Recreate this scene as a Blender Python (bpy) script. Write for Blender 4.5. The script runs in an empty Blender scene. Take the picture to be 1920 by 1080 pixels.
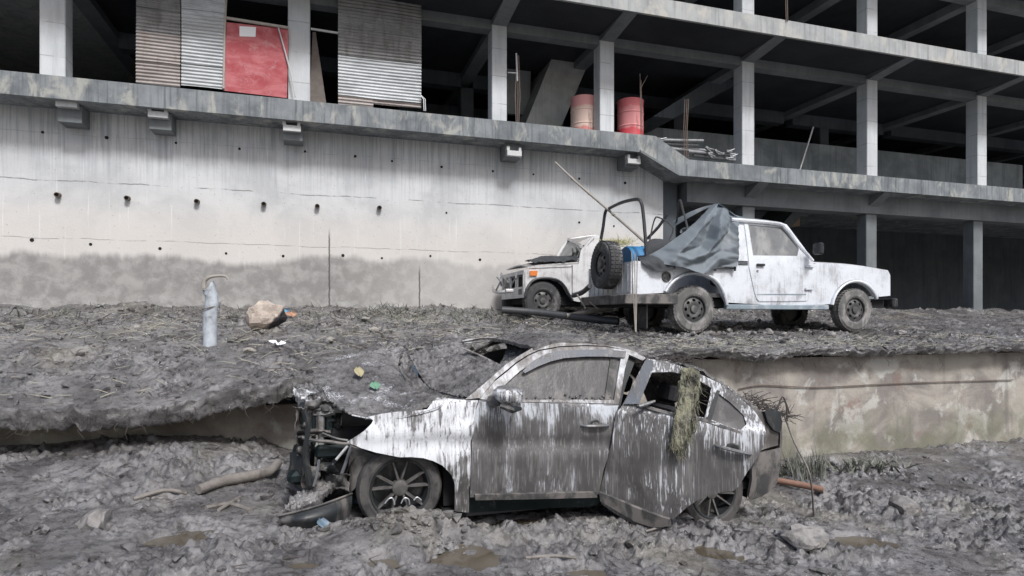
import bpy, bmesh, math, random
import numpy as np
from mathutils import Vector, Matrix
from mathutils.geometry import tessellate_polygon
random.seed(7)
R = math.radians
SC = bpy.context.scene
COL = SC.collection

# ---------------------------------------------------------------- camera, sky, sun, exposure
F, PX0, PYH, TH, EYE = 1150.0, 960.0, 595.0, R(17.2), 1.5      # focal length (px of 1920), horizon row, wall yaw, eye height
cam_d = bpy.data.cameras.new('camera'); cam = bpy.data.objects.new('camera', cam_d); COL.objects.link(cam)
cam.location = (0, 0, EYE); cam.rotation_euler = (math.pi/2, 0, -TH)
cam_d.sensor_width = 36; cam_d.lens = F/1920*36; cam_d.shift_y = (PYH-540)/1920
cam_d.clip_start = .05; cam_d.clip_end = 2000
SC.camera = cam
SUN_EL, SUN_AZ = R(50), R(170)                                  # azimuth clockwise from +Y: high, behind the camera's right shoulder
wd = bpy.data.worlds.new('World'); SC.world = wd; wd.use_nodes = True
nt = wd.node_tree; nt.nodes.clear()
sky = nt.nodes.new('ShaderNodeTexSky'); sky.sky_type = 'NISHITA'; sky.sun_disc = False
sky.sun_elevation = SUN_EL; sky.sun_rotation = SUN_AZ; sky.dust_density = 4; sky.air_density = 1; sky.ozone_density = 1
hs = nt.nodes.new('ShaderNodeHueSaturation'); hs.inputs['Saturation'].default_value = 1.25   # overcast: cool grey cloud cover
bg = nt.nodes.new('ShaderNodeBackground'); bg.inputs['Strength'].default_value = .06
wo = nt.nodes.new('ShaderNodeOutputWorld')
nt.links.new(sky.outputs[0], hs.inputs['Color']); nt.links.new(hs.outputs[0], bg.inputs[0]); nt.links.new(bg.outputs[0], wo.inputs[0])
sd = bpy.data.lights.new('sun', 'SUN'); sd.energy = 1.5; sd.angle = R(11); sd.color = (.95, .975, 1)
so = bpy.data.objects.new('sun', sd); COL.objects.link(so)
sdir = Vector((math.sin(SUN_AZ)*math.cos(SUN_EL), math.cos(SUN_AZ)*math.cos(SUN_EL), math.sin(SUN_EL)))
so.rotation_euler = sdir.to_track_quat('Z', 'Y').to_euler(); so.location = (0, -5, 20)
SC.view_settings.view_transform = 'Standard'; SC.view_settings.look = 'None'
SC.view_settings.gamma = 1; SC.view_settings.exposure = 1.08; SC.view_settings.use_curve_mapping = False

# ---------------------------------------------------------------- pixel -> place
CT, ST = math.cos(TH), math.sin(TH)
def ray(px, py):
    xr = (px-PX0)/F
    return Vector((CT*xr+ST, CT-ST*xr, (PYH-py)/F))
def onY(px, py, Y):
    d = ray(px, py); return d*(Y/d.y)+Vector((0, 0, EYE))
def XY(px, Y):
    d = ray(px, 0); return d.x*Y/d.y
def solve(px, py, O, D, off):                                   # meet of a pixel's ray and a curved upright surface: plane O + s*D pushed out by off(s, z)
    d = ray(px, py); N = (D[1], -D[0]); o = 0.0
    for _ in range(12):
        q = (O[0]+N[0]*o, O[1]+N[1]*o)
        t = (q[0]*N[0]+q[1]*N[1])/(d.x*N[0]+d.y*N[1])
        p = d*t; s = (p.x-O[0])*D[0]+(p.y-O[1])*D[1]; z = EYE+p.z
        o = off(s, z)
    return s, z

# ---------------------------------------------------------------- noise
_p = np.random.RandomState(3).permutation(512)
_g = np.stack([np.cos(np.arange(16)*math.pi/8), np.sin(np.arange(16)*math.pi/8)], 1)
def perlin(x, y, seed=0):
    x = np.asarray(x, float)+seed*17.3; y = np.asarray(y, float)+seed*9.7
    xi = np.floor(x).astype(int); yi = np.floor(y).astype(int); xf = x-xi; yf = y-yi
    u = xf**3*(xf*(xf*6-15)+10); v = yf**3*(yf*(yf*6-15)+10)
    def gr(ix, iy, dx, dy):
        h = _p[(_p[ix & 511]+iy) & 511] & 15
        return _g[h, 0]*dx+_g[h, 1]*dy
    a = gr(xi, yi, xf, yf); b = gr(xi+1, yi, xf-1, yf); c = gr(xi, yi+1, xf, yf-1); d = gr(xi+1, yi+1, xf-1, yf-1)
    return (a+u*(b-a))+v*((c+u*(d-c))-(a+u*(b-a)))
def fbm(x, y, o=4, seed=0, g=.5):
    s = 0; a = 1; f = 1
    for k in range(o): s = s+a*perlin(x*f, y*f, seed+k*3); a *= g; f *= 2.03
    return s
def ridge(x, y, o=3, seed=0, g=.5):
    s = 0; a = 1; f = 1
    for k in range(o): s = s+a*(1-2.2*np.abs(perlin(x*f, y*f, seed+k*5))); a *= g; f *= 2.1
    return s
def sstep(a, b, x):
    t = np.clip((x-a)/(b-a), 0, 1); return t*t*(3-2*t)

# ---------------------------------------------------------------- objects
def obj(name, verts, faces, mat, parent=None, smooth=False, ang=38):
    me = bpy.data.meshes.new(name)
    b = parent.get('_b') if parent is not None else None
    b = Vector(b) if b is not None else Vector((0, 0, 0))
    if isinstance(verts, np.ndarray): v = (verts-np.array(b)).tolist()
    else: v = [(p[0]-b.x, p[1]-b.y, p[2]-b.z) for p in verts]
    me.from_pydata(v, [], faces); me.update()
    if mat: me.materials.append(mat)
    if smooth:
        me.polygons.foreach_set('use_smooth', [True]*len(me.polygons))
        if ang: me.set_sharp_from_angle(angle=R(ang))
    o = bpy.data.objects.new(name, me); COL.objects.link(o)
    if parent is not None:
        o.parent = parent; o['_b'] = tuple(b)
    return o
def tag(o, label, cat, group=None):
    o['label'] = label; o['category'] = cat
    if group: o['group'] = group
    return o
def kind(o, k, label=None, cat=None):
    o['kind'] = k
    if label: o['label'] = label
    if cat: o['category'] = cat
    return o
def thing(name, label, cat, loc, group=None):
    o = bpy.data.objects.new(name, None); COL.objects.link(o); o.location = loc; o['_b'] = tuple(loc)
    o.empty_display_size = .1
    return tag(o, label, cat, group)
def recentre(o):                                                # a top-level mesh gets its origin at its base
    n = len(o.data.vertices); a = np.empty(n*3); o.data.vertices.foreach_get('co', a); a = a.reshape(-1, 3)
    c = np.array([(a[:, 0].min()+a[:, 0].max())/2, (a[:, 1].min()+a[:, 1].max())/2, a[:, 2].min()])
    o.data.vertices.foreach_set('co', (a-c).ravel()); o.data.update(); o.location = c; o['_b'] = tuple(c)
    return o

class MB:
    def __init__(s): s.v = []; s.f = []
    def add(s, v, f):
        n = len(s.v); s.v += [tuple(p) for p in v]; s.f += [tuple(i+n for i in q) for q in f]; return s
    def box(s, x0, x1, y0, y1, z0, z1, M=None, bev=0):
        if bev:
            b = bev; P = []
            for (z, i) in ((z0, b), (z0+b, 0), (z1-b, 0), (z1, b)):
                for (xx, yy) in ((x0+i+b, y0+i), (x1-i-b, y0+i), (x1-i, y0+i+b), (x1-i, y1-i-b), (x1-i-b, y1-i), (x0+i+b, y1-i), (x0+i, y1-i-b), (x0+i, y0+i+b)): P.append(Vector((xx, yy, z)))
            f = [tuple(range(7, -1, -1)), tuple(range(24, 32))]
            for k in range(3):
                for j in range(8): f.append((k*8+j, k*8+(j+1) % 8, k*8+8+(j+1) % 8, k*8+8+j))
        else:
            P = [Vector(p) for p in ((x0, y0, z0), (x1, y0, z0), (x1, y1, z0), (x0, y1, z0), (x0, y0, z1), (x1, y0, z1), (x1, y1, z1), (x0, y1, z1))]
            f = [(3, 2, 1, 0), (4, 5, 6, 7), (0, 1, 5, 4), (1, 2, 6, 5), (2, 3, 7, 6), (3, 0, 4, 7)]
        if M is not None: P = [M @ p for p in P]
        return s.add(P, f)
    def tube(s, path, r, seg=8, cap=True, flat=1.0):
        path = [Vector(p) for p in path]; n = len(path)
        rr = r if isinstance(r, (list, tuple)) else [r]*n
        V = []; F_ = []; prev = None
        for i in range(n):
            t = (path[min(i+1, n-1)]-path[max(i-1, 0)]).normalized()
            if prev is None:
                a = Vector((0, 0, 1)) if abs(t.z) < .9 else Vector((1, 0, 0)); e = t.cross(a).normalized()
            else: e = (prev-t*prev.dot(t)).normalized()
            prev = e; w = t.cross(e)
            for k in range(seg):
                q = 2*math.pi*k/seg; V.append(path[i]+(e*math.cos(q)+w*math.sin(q)*flat)*rr[i])
        for i in range(n-1):
            for k in range(seg): F_.append((i*seg+k, i*seg+(k+1) % seg, (i+1)*seg+(k+1) % seg, (i+1)*seg+k))
        if cap: F_ += [tuple(range(seg-1, -1, -1)), tuple((n-1)*seg+k for k in range(seg))]
        return s.add(V, F_)
    def lathe(s, prof, C, axis, seg=24):                        # prof: (along axis, radius)
        A = Vector(axis).normalized(); e = A.cross(Vector((0, 0, 1)) if abs(A.z) < .9 else Vector((1, 0, 0))).normalized(); w = A.cross(e)
        V = []; F_ = []; C = Vector(C)
        for (h, r) in prof:
            for k in range(seg):
                q = 2*math.pi*k/seg; V.append(C+A*h+(e*math.cos(q)+w*math.sin(q))*max(r, 1e-4))
        for i in range(len(prof)-1):
            for k in range(seg): F_.append((i*seg+k, (i+1)*seg+k, (i+1)*seg+(k+1) % seg, i*seg+(k+1) % seg))
        return s.add(V, F_)
    def prism(s, pts, y0, y1, ax='y'):                          # polygon in (x, z) pushed along y, or in (y, z) along x, or (x, y) along z
        n = len(pts)
        m = {'y': lambda a, b, c: (a, c, b), 'x': lambda a, b, c: (c, a, b), 'z': lambda a, b, c: (a, b, c)}[ax]
        V = [m(a, b, y0) for a, b in pts]+[m(a, b, y1) for a, b in pts]
        tri = tessellate_polygon([[Vector((a, b, 0)) for a, b in pts]])
        F_ = [tuple(t) for t in tri]+[tuple(i+n for i in reversed(t)) for t in tri]
        F_ += [(i, i+n, (i+1) % n+n, (i+1) % n) for i in range(n)]
        return s.add(V, F_)
    def obj(s, name, mat, parent=None, smooth=False, ang=38):
        o = obj(name, s.v, s.f, mat, parent, smooth, ang)
        bm = bmesh.new(); bm.from_mesh(o.data); bmesh.ops.recalc_face_normals(bm, faces=bm.faces); bm.to_mesh(o.data); bm.free()
        if smooth and ang: o.data.set_sharp_from_angle(angle=R(ang))
        return o

def spline(pts, n=6, closed=False):
    P = [Vector(p) for p in pts]; out = []; m = len(P)
    for i in range(m if closed else m-1):
        if closed: a, b, c, d = P[(i-1) % m], P[i], P[(i+1) % m], P[(i+2) % m]
        else: a, b, c, d = P[max(i-1, 0)], P[i], P[i+1], P[min(i+2, m-1)]
        for k in range(n):
            t = k/n
            out.append(.5*((2*b)+(c-a)*t+(2*a-5*b+4*c-d)*t*t+(3*b-a-3*c+d)*t**3))
    if not closed: out.append(P[-1])
    return out

def sheet_bm(loops, cell, fmap, thick, nvec=None):
    """flat outline with holes in (s, z), cut to a grid, bent by fmap into space and given thickness"""
    bm = bmesh.new(); ed = []
    for L in loops:
        vs = [bm.verts.new((a, b, 0)) for a, b in L]
        for i in range(len(vs)): ed.append(bm.edges.new((vs[i], vs[(i+1) % len(vs)])))
    bmesh.ops.triangle_fill(bm, use_beauty=True, use_dissolve=False, edges=ed, normal=(0, 0, 1))
    xs = [v.co.x for v in bm.verts]; ys = [v.co.y for v in bm.verts]
    for ax, lo, hi in ((0, min(xs), max(xs)), (1, min(ys), max(ys))):
        k = math.floor(lo/cell)+1
        while k*cell < hi-1e-4:
            co = [0, 0, 0]; no = [0, 0, 0]; co[ax] = k*cell; no[ax] = 1
            bmesh.ops.bisect_plane(bm, geom=bm.verts[:]+bm.edges[:]+bm.faces[:], plane_co=co, plane_no=no, dist=1e-5); k += 1
    for v in bm.verts: v.co = fmap(v.co.x, v.co.y)
    bmesh.ops.recalc_face_normals(bm, faces=bm.faces)
    bm.normal_update()
    fs = list(bm.faces)
    if nvec is not None:
        a = sum((f.normal*f.calc_area() for f in fs), Vector())
        if a.dot(Vector(nvec)) < 0: bmesh.ops.reverse_faces(bm, faces=fs); bm.normal_update()
    if thick:
        bound = [e for e in bm.edges if len(e.link_faces) == 1]
        new = {v: bm.verts.new(v.co-v.normal*thick) for v in list(bm.verts)}
        pairs = [(e.verts[0], e.verts[1], e.link_loops[0].vert) for e in bound]
        for f in fs: bm.faces.new([new[v] for v in reversed(f.verts)])
        for a, b, st in pairs:
            if st is not a: a, b = b, a
            bm.faces.new([b, a, new[a], new[b]])
    return bm
def bm_obj(name, bm, mat, parent, smooth=True, ang=40):
    me = bpy.data.meshes.new(name)
    b = Vector(parent['_b']) if parent is not None else Vector((0, 0, 0))
    for v in bm.verts: v.co -= b
    bm.to_mesh(me); bm.free(); me.materials.append(mat)
    if smooth:
        me.polygons.foreach_set('use_smooth', [True]*len(me.polygons)); me.set_sharp_from_angle(angle=R(ang))
    o = bpy.data.objects.new(name, me); COL.objects.link(o)
    if parent is not None: o.parent = parent; o['_b'] = tuple(b)
    return o
def panel(name, px_loops, surf, mat, parent, cell=.06, thick=.02, disp=None, mirror=None, lift=0):
    """outline(s) seen in the photograph laid on an upright curved surface (O, D, off)"""
    O, D, off = surf; N = (D[1], -D[0])
    loops = [[solve(p[0], p[1], O, D, off) for p in L] for L in px_loops]
    return panel_sz(name, loops, surf, mat, parent, cell, thick, disp, mirror, lift)
def panel_sz(name, loops, surf, mat, parent, cell=.06, thick=.02, disp=None, mirror=None, lift=0):
    O, D, off = surf; N = (D[1], -D[0])
    def fm(s, z):
        o = off(s, z)+lift+(disp(s, z) if disp else 0)
        y = O[1]+D[1]*s+N[1]*o
        if mirror is not None: y = 2*mirror-y
        return Vector((O[0]+D[0]*s+N[0]*o, y, z))
    nv = (N[0], N[1] if mirror is None else -N[1], 0)
    return bm_obj(name, sheet_bm(loops, cell, fm, thick, nv), mat, parent)

def patch(name, ctrl, nu, nv, mat, parent, disp=None, thick=0, hole=None, smooth=True, up=(0, 0, 1), raw=False):
    """surface through a grid of control points; ctrl rows of Vectors"""
    rows = [[Vector(p) for p in r] for r in ctrl]
    def line(P, n): 
        m = len(P); out = []
        for k in range(n+1):
            x = k/n*(m-1); i = min(int(x), m-2); t = x-i
            a, b, c, d = P[max(i-1, 0)], P[i], P[i+1], P[min(i+2, m-1)]
            out.append(.5*((2*b)+(c-a)*t+(2*a-5*b+4*c-d)*t*t+(3*b-a-3*c+d)*t**3))
        return out
    A = [line(r, nu) for r in rows]
    G = [line([A[r][k] for r in range(len(A))], nv) for k in range(nu+1)]      # G[u][v]
    V = np.array([[tuple(q) for q in c] for c in G])
    du = np.gradient(V, axis=0); dv = np.gradient(V, axis=1); n = np.cross(du, dv); n /= np.linalg.norm(n, axis=2, keepdims=True)+1e-9
    if (n.mean((0, 1))*np.array(up)).sum() < 0: n = -n; flip = True
    else: flip = False
    if disp is not None: V = V+n*disp(V)[..., None]
    U_, W_ = nu+1, nv+1; faces = []
    C4 = (V[:-1, :-1]+V[1:, 1:])/2
    for i in range(nu):
        for j in range(nv):
            if hole is not None and hole(C4[i, j]): continue
            q = (i*W_+j, (i+1)*W_+j, (i+1)*W_+j+1, i*W_+j+1)
            faces.append(q if not flip else q[::-1])
    v = V.reshape(-1, 3)
    if thick:
        cnt = {}
        for q in faces:
            for k in range(4):
                a, b = q[k], q[(k+1) % 4]; cnt[(a, b)] = 1
        N0 = len(v); v = np.concatenate([v, v-n.reshape(-1, 3)*thick]); top = list(faces)
        faces += [tuple(i+N0 for i in q[::-1]) for q in top]
        faces += [(b, a, a+N0, b+N0) for (a, b) in cnt if (b, a) not in cnt]
    used = np.zeros(len(v), bool)
    for q in faces: used[list(q)] = True
    if not used.all():
        idx = np.cumsum(used)-1; v = v[used]; faces = [tuple(int(idx[i]) for i in q) for q in faces]
    if raw: return v, faces
    return obj(name, v, faces, mat, parent, smooth, 60)
def in_poly(p, poly):
    x, y = p; c = False; j = len(poly)-1
    for i in range(len(poly)):
        xi, yi = poly[i]; xj, yj = poly[j]
        if (yi > y) != (yj > y) and x < (xj-xi)*(y-yi)/(yj-yi)+xi: c = not c
        j = i
    return c
def to_px(p):
    d = Vector(p)-Vector((0, 0, EYE)); r = d.x*CT-d.y*ST; f = d.x*ST+d.y*CT
    return PX0+F*r/f, PYH-F*d.z/f

# ---------------------------------------------------------------- material nodes
class NT:
    def __init__(s, name):
        s.m = bpy.data.materials.new(name); s.m.use_nodes = True; s.t = s.m.node_tree; s.t.nodes.clear()
        s.out = s.t.nodes.new('ShaderNodeOutputMaterial'); s.b = s.t.nodes.new('ShaderNodeBsdfPrincipled')
        s.t.links.new(s.b.outputs[0], s.out.inputs[0]); s.tc = s.t.nodes.new('ShaderNodeTexCoord'); s.g = None
    def lk(s, a, b):
        if isinstance(a, (int, float)): b.default_value = a
        elif isinstance(a, tuple): b.default_value = a if len(a) == len(b.default_value) else (*a, 1)
        else: s.t.links.new(a, b)
    def pos(s, sc=(1, 1, 1), off=(0, 0, 0), src='Object'):
        m = s.t.nodes.new('ShaderNodeMapping'); m.inputs['Scale'].default_value = sc; m.inputs['Location'].default_value = off
        s.t.links.new(s.tc.outputs[src], m.inputs[0]); return m.outputs[0]
    def wpos(s, sc=(1, 1, 1), off=(0, 0, 0)):
        if s.g is None: s.g = s.t.nodes.new('ShaderNodeNewGeometry')
        m = s.t.nodes.new('ShaderNodeMapping'); m.inputs['Scale'].default_value = sc; m.inputs['Location'].default_value = off
        s.t.links.new(s.g.outputs['Position'], m.inputs[0]); return m.outputs[0]
    def xyz(s, v):
        n = s.t.nodes.new('ShaderNodeSeparateXYZ'); s.t.links.new(v, n.inputs[0]); return n.outputs
    def nz(s):
        if s.g is None: s.g = s.t.nodes.new('ShaderNodeNewGeometry')
        return s.xyz(s.g.outputs['Normal'])[2]
    def noise(s, v, scale=5, detail=5, rough=.55, dist=0):
        n = s.t.nodes.new('ShaderNodeTexNoise'); s.t.links.new(v, n.inputs['Vector'])
        n.inputs['Scale'].default_value = scale; n.inputs['Detail'].default_value = detail; n.inputs['Roughness'].default_value = rough; n.inputs['Distortion'].default_value = dist
        return n.outputs[0]
    def vor(s, v, scale, feat='F1', out='Distance'):
        n = s.t.nodes.new('ShaderNodeTexVoronoi'); n.feature = feat; s.t.links.new(v, n.inputs['Vector']); n.inputs['Scale'].default_value = scale
        return n.outputs[out]
    def math(s, op, a, b=0.0, c=None):
        n = s.t.nodes.new('ShaderNodeMath'); n.operation = op; s.lk(a, n.inputs[0]); s.lk(b, n.inputs[1])
        if c is not None: s.lk(c, n.inputs[2])
        return n.outputs[0]
    def ramp(s, f, lo, hi, a=0.0, b=1.0):
        n = s.t.nodes.new('ShaderNodeMapRange'); n.interpolation_type = 'SMOOTHSTEP'; n.clamp = True
        s.lk(f, n.inputs[0]); s.lk(lo, n.inputs[1]); s.lk(hi, n.inputs[2]); s.lk(a, n.inputs[3]); s.lk(b, n.inputs[4]); return n.outputs[0]
    def mix(s, f, a, b, mode='MIX'):
        n = s.t.nodes.new('ShaderNodeMix'); n.data_type = 'RGBA'; n.blend_type = mode
        s.lk(f, n.inputs[0]); s.lk(a, n.inputs[6]); s.lk(b, n.inputs[7]); return n.outputs[2]
    def bump(s, h, strength=.5, dist=.02):
        n = s.t.nodes.new('ShaderNodeBump'); n.inputs['Strength'].default_value = strength; n.inputs['Distance'].default_value = dist
        s.t.links.new(h, n.inputs['Height']); s.t.links.new(n.outputs[0], s.b.inputs['Normal'])
    def end(s, col, rough=.7, metal=0, spec=.5):
        s.lk(col, s.b.inputs['Base Color']); s.lk(rough, s.b.inputs['Roughness']); s.lk(metal, s.b.inputs['Metallic']); s.lk(spec, s.b.inputs['Specular IOR Level'])
        return s.m
MUD_D, MUD_M, MUD_L = (.032, .030, .030), (.098, .093, .092), (.235, .228, .226)

def mat_mud(name='wet_mud', bare=None):
    n = NT(name); p = n.wpos()
    a = n.noise(p, 2.2, 6, .6, .4); b = n.noise(p, 14, 6, .65, .3); c = n.noise(p, 70, 5, .7)
    col = n.mix(n.ramp(a, .34, .66), MUD_M, MUD_L)
    col = n.mix(n.ramp(b, .49, .63, 0, .68), col, tuple(x*.8 for x in MUD_D))
    col = n.mix(n.ramp(n.noise(n.wpos((1, 1, 1), (9, 4, 2)), 33, 6, .7, .6),   .54, .66, 0, .5), col, tuple(x*.6 for x in MUD_D))
    col = n.mix(n.ramp(c, .55, .75, 0, .22), col, (.44, .435, .435))
    gr = n.noise(n.wpos((1, 1, 1), (4, 2, 0)), .9, 4)
    col = n.mix(n.ramp(gr, .55, .75, 0, .35), col, (.30, .28, .215))
    if bare: col = n.mix(n.math('MULTIPLY', n.ramp(n.noise(n.wpos((1, 1, 1), (2, 7, 1)), 3.2, 5, .6, .5), bare, bare+.06), n.ramp(c, .40, .52, .95, 0)), col, (.62, .64, .67))   # paint showing through
    h = n.math('ADD', n.math('MULTIPLY', b, .5), n.math('MULTIPLY', c, .32))
    h = n.math('ADD', h, n.math('MULTIPLY', n.noise(p, 190, 3, .7), .12))
    n.bump(h, .85, .03)
    r = n.ramp(n.noise(p, 3, 5), .42, .62, .07, .36)
    return n.end(col, r, 0, .8)
def mat_concrete(name, base, dark, streak=.5, stain=.4, scale=1.0, patches=None, rough=.85, lift=None):
    n = NT(name); p = n.wpos()
    vs = n.wpos((9*scale, 9*scale, .55))
    st = n.noise(vs, 1, 6, .62); st2 = n.noise(n.wpos((34, 34, 1.6)), 1, 4, .6)
    cl = n.noise(p, 1.3*scale, 6, .6, .3); fi = n.noise(p, 38, 5, .7)
    col = n.mix(n.ramp(cl, .35, .68, 0, stain), base, dark)
    col = n.mix(n.ramp(st, .46, .7, 0, streak), col, tuple(x*.8 for x in dark))
    col = n.mix(n.ramp(st2, .55, .78, 0, streak*.6), col, tuple(min(1, x*1.25) for x in base))
    if patches: col = n.mix(n.ramp(n.noise(n.wpos((2.2, 2.2, 1.1)), 1.4, 6, .65, .5), .5, .66, 0, .8), col, patches)
    if lift:                                                        # shuttering joints
        z = n.xyz(p)[2]; d = n.math('ABSOLUTE', n.math('SUBTRACT', n.math('FRACT', n.math('ADD', n.math('DIVIDE', z, lift), n.math('MULTIPLY', cl, .06))), .5))
        col = n.mix(n.math('MULTIPLY', n.ramp(d, .006, .022, .6, 0), n.ramp(n.noise(p, 5, 4), .35, .55)), col, tuple(x*.5 for x in dark))
    col = n.mix(n.ramp(fi, .58, .8, 0, .3), col, tuple(x*.55 for x in dark))
    n.bump(n.math('ADD', fi, n.math('MULTIPLY', n.noise(p, 9, 4), .7)), .25, .015)
    return n.end(col, rough, 0, .3)
def mat_plain(name, col, rough=.6, metal=0, var=.35, scale=8, dirt=None, dirt_lo=.45, spec=.5, bump=.15):
    n = NT(name); p = n.pos()
    a = n.noise(p, scale, 5, .6); c = n.mix(n.ramp(a, .3, .7, 0, var), col, tuple(x*.5 for x in col))
    if dirt: c = n.mix(n.ramp(n.noise(n.pos((1, 1, .6), (3, 1, 5)), scale*.6, 6, .65, .4), dirt_lo, dirt_lo+.2), c, dirt)
    n.bump(n.noise(p, scale*5, 4), bump, .01)
    return n.end(c, rough, metal, spec)
def mat_paint(name, col=(.72, .74, .77), mud=(.185, .17, .16), lo=.45, hi=.6, streak=1.0, hf=46, top=None, dark=None, seed=0, rough=.35, fine=.2):
    """white paint under a film of mud that ran down in streaks"""
    n = NT(name); o = (seed*3.1, seed*1.7, seed*.9)
    s1 = n.noise(n.wpos((hf, hf, 2.4), o), 1, 4, .55); s2 = n.noise(n.wpos((9, 9, 1.1), o), 1, 5, .6); bl = n.noise(n.wpos((1, 1, 1), o), 3.4, 6, .62, .5)
    sp = n.noise(n.wpos(), 62, 4, .7)
    s3 = n.noise(n.wpos((hf*2.3, hf*2.3, 3.6), o), 1, 3, .5)
    m = n.math('ADD', n.math('MULTIPLY', s1, (.56-fine)*streak), n.math('MULTIPLY', s2, .3)); m = n.math('ADD', m, n.math('MULTIPLY', s3, fine*streak))
    m = n.math('ADD', m, n.math('MULTIPLY', bl, .64-.3*streak))
    z = n.xyz(n.wpos())[2]
    if top: m = n.math('ADD', m, n.ramp(z, top[0], top[1], top[2], top[3]))     # the water line: thicker film lower down
    f = n.math('ADD', n.ramp(m, lo-.07, hi+.03, 0, .5), n.ramp(m, lo, hi, 0, .5))   # thin film, then solid runs
    sp2 = n.vor(n.wpos((1, 1, .55), o), 75)
    f = n.math('MAXIMUM', f, n.math('MULTIPLY', n.ramp(sp2, .16, .24, .8, 0), n.ramp(bl, .38, .6)))   # droplets
    f = n.math('MAXIMUM', f, n.ramp(n.nz(), .45, .9, 0, .9))                     # mud settles on what faces up
    f = n.math('MAXIMUM', f, n.ramp(sp, .62, .7, 0, .85))                       # spatter
    mc = n.mix(n.ramp(n.math('ADD', n.math('MULTIPLY', bl, .5), n.math('MULTIPLY', s2, .5)), .4, .6), mud, dark or tuple(x*.55 for x in mud))
    mc = n.mix(n.ramp(s1, .52, .68, 0, .55), mc, tuple(x*1.9 for x in mud))
    mc = n.mix(n.ramp(s3, .55, .7, 0, .4), mc, tuple(x*.5 for x in mud))
    c = n.mix(f, n.mix(n.ramp(bl, .4, .7, 0, .3), col, tuple(x*.75 for x in col)), mc)
    n.bump(n.math('ADD', f, n.math('MULTIPLY', sp, .5)), .35, .006)
    return n.end(c, n.ramp(f, 0, 1, rough, .45), 0, .6)
# ================================================================ materials of the setting
M = {}
M['mud'] = mat_mud()
def m_wall():
    n = NT('stained_concrete_wall'); p = n.wpos(); z = n.xyz(p)[2]
    st = n.noise(n.wpos((7, 7, .35)), 1, 6, .62); st2 = n.noise(n.wpos((26, 26, .8)), 1, 5, .6); cl = n.noise(p, .9, 6, .6, .4); fi = n.noise(p, 30, 6, .7)
    c = n.mix(n.ramp(cl, .38, .64), (.60, .61, .615), (.47, .48, .485))
    c = n.mix(n.ramp(n.math('ADD', z, n.math('MULTIPLY', cl, .8)), 3.3, 4.3, .75, 0), c, (.59, .56, .52))       # older, warmer pour
    hi = n.ramp(z, 3.4, 4.9)
    c = n.mix(n.math('MULTIPLY', n.ramp(st2, .47, .62), n.math('MULTIPLY', hi, .65)), c, (.30, .325, .35))        # run-off streaks from the slab
    c = n.mix(n.math('MULTIPLY', n.ramp(st, .5, .68), n.math('MULTIPLY', hi, .6)), c, (.24, .265, .29))
    c = n.mix(n.math('MULTIPLY', n.ramp(st2, .6, .74), .5), c, (.74, .75, .755))
    fl = n.math('ADD', z, n.math('ADD', n.math('MULTIPLY', n.noise(n.wpos((1, 1, .3)), .55, 3, .5), 1.0), n.math('MULTIPLY', n.noise(n.wpos((4, 4, .3)), 1, 5, .6), .3)))
    xs_ = n.xyz(p)[0]
    c = n.mix(n.math('MULTIPLY', n.ramp(fl, 3.2, 3.36, 1, 0), n.ramp(n.math('ADD', xs_, n.math('MULTIPLY', cl, 1.2)), .6, 3.4, .88, .42)), c, n.mix(n.ramp(n.noise(p, 4, 6, .65, .3), .38, .66), (.20, .195, .19), (.32, .315, .305)))  # the flood's mud line
    c = n.mix(n.math('MULTIPLY', n.ramp(n.noise(p, 2.6, 6, .7, .4), .5, .62), n.ramp(z, 1.5, 2.1, .75, 0)), c, (.47, .465, .45))
    # cold joints between pours and a crack
    jx = n.math('MULTIPLY', n.noise(n.wpos((1, 1, .2)), 1.6, 5, .6), .09)
    for zz, wd_, k in ((3.82, .014, .75), (2.84, .011, .55), (4.62, .008, .3)):
        d = n.math('ABSOLUTE', n.math('SUBTRACT', n.math('ADD', z, jx), zz+.045))
        brk = n.ramp(n.noise(n.wpos((1, 1, 1), (zz, 0, 0)), 3, 5), .38, .56)
        c = n.mix(n.math('MULTIPLY', n.ramp(d, wd_*.3, wd_, k, 0), brk), c, (.13, .125, .12))
    x = n.xyz(p)[0]
    for xx, z0, z1 in ((.13, 1.6, 3.25), (1.85, 1.6, 2.6)):
        d = n.math('ABSOLUTE', n.math('SUBTRACT', n.math('ADD', x, n.math('MULTIPLY', n.noise(n.wpos((0, 0, 1)), 7, 4), .05)), xx+.025))
        c = n.mix(n.math('MULTIPLY', n.ramp(d, .006, .022, .85, 0), n.ramp(z, z1-.3, z1, 1, 0)), c, (.07, .066, .065))
    c = n.mix(n.ramp(n.vor(p, 9), .07, .1, .5, 0), c, (.22, .215, .21))
    c = n.mix(n.ramp(fi, .6, .78, 0, .35), c, (.24, .24, .24))
    n.bump(n.math('ADD', fi, n.math('MULTIPLY', n.noise(p, 6, 4), .8)), .3, .02)
    return n.end(c, .88, 0, .25)
M['wall'] = m_wall()
M['slab'] = mat_concrete('weathered_slab_edge', (.25, .268, .278), (.10, .113, .123), .75, .7, 1.6, (.40, .40, .365))
M['slab_top'] = mat_concrete('lighter_slab_edge', (.42, .43, .425), (.22, .235, .235), .6, .6, 1.3, (.50, .48, .43))
M['column'] = mat_concrete('pale_column_concrete', (.60, .62, .63), (.42, .44, .45), .45, .6, 1.0, None, .85, .55)
M['beam'] = mat_concrete('grey_beam_concrete', (.20, .215, .22), (.10, .11, .118), .25, .6, 1.0)
M['interior'] = mat_concrete('shade_dark_interior', (.10, .113, .125), (.05, .057, .066), .5, .6, .7)  # shade of the deep open floors put into this dark base colour
M['soffit'] = mat_concrete('shade_dark_soffit', (.035, .038, .044), (.018, .02, .024), .2, .7, .7)  # near-black base colour holds the shade under the slabs
M['black'] = mat_plain('black_void', (.008, .008, .01), .9)
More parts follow.
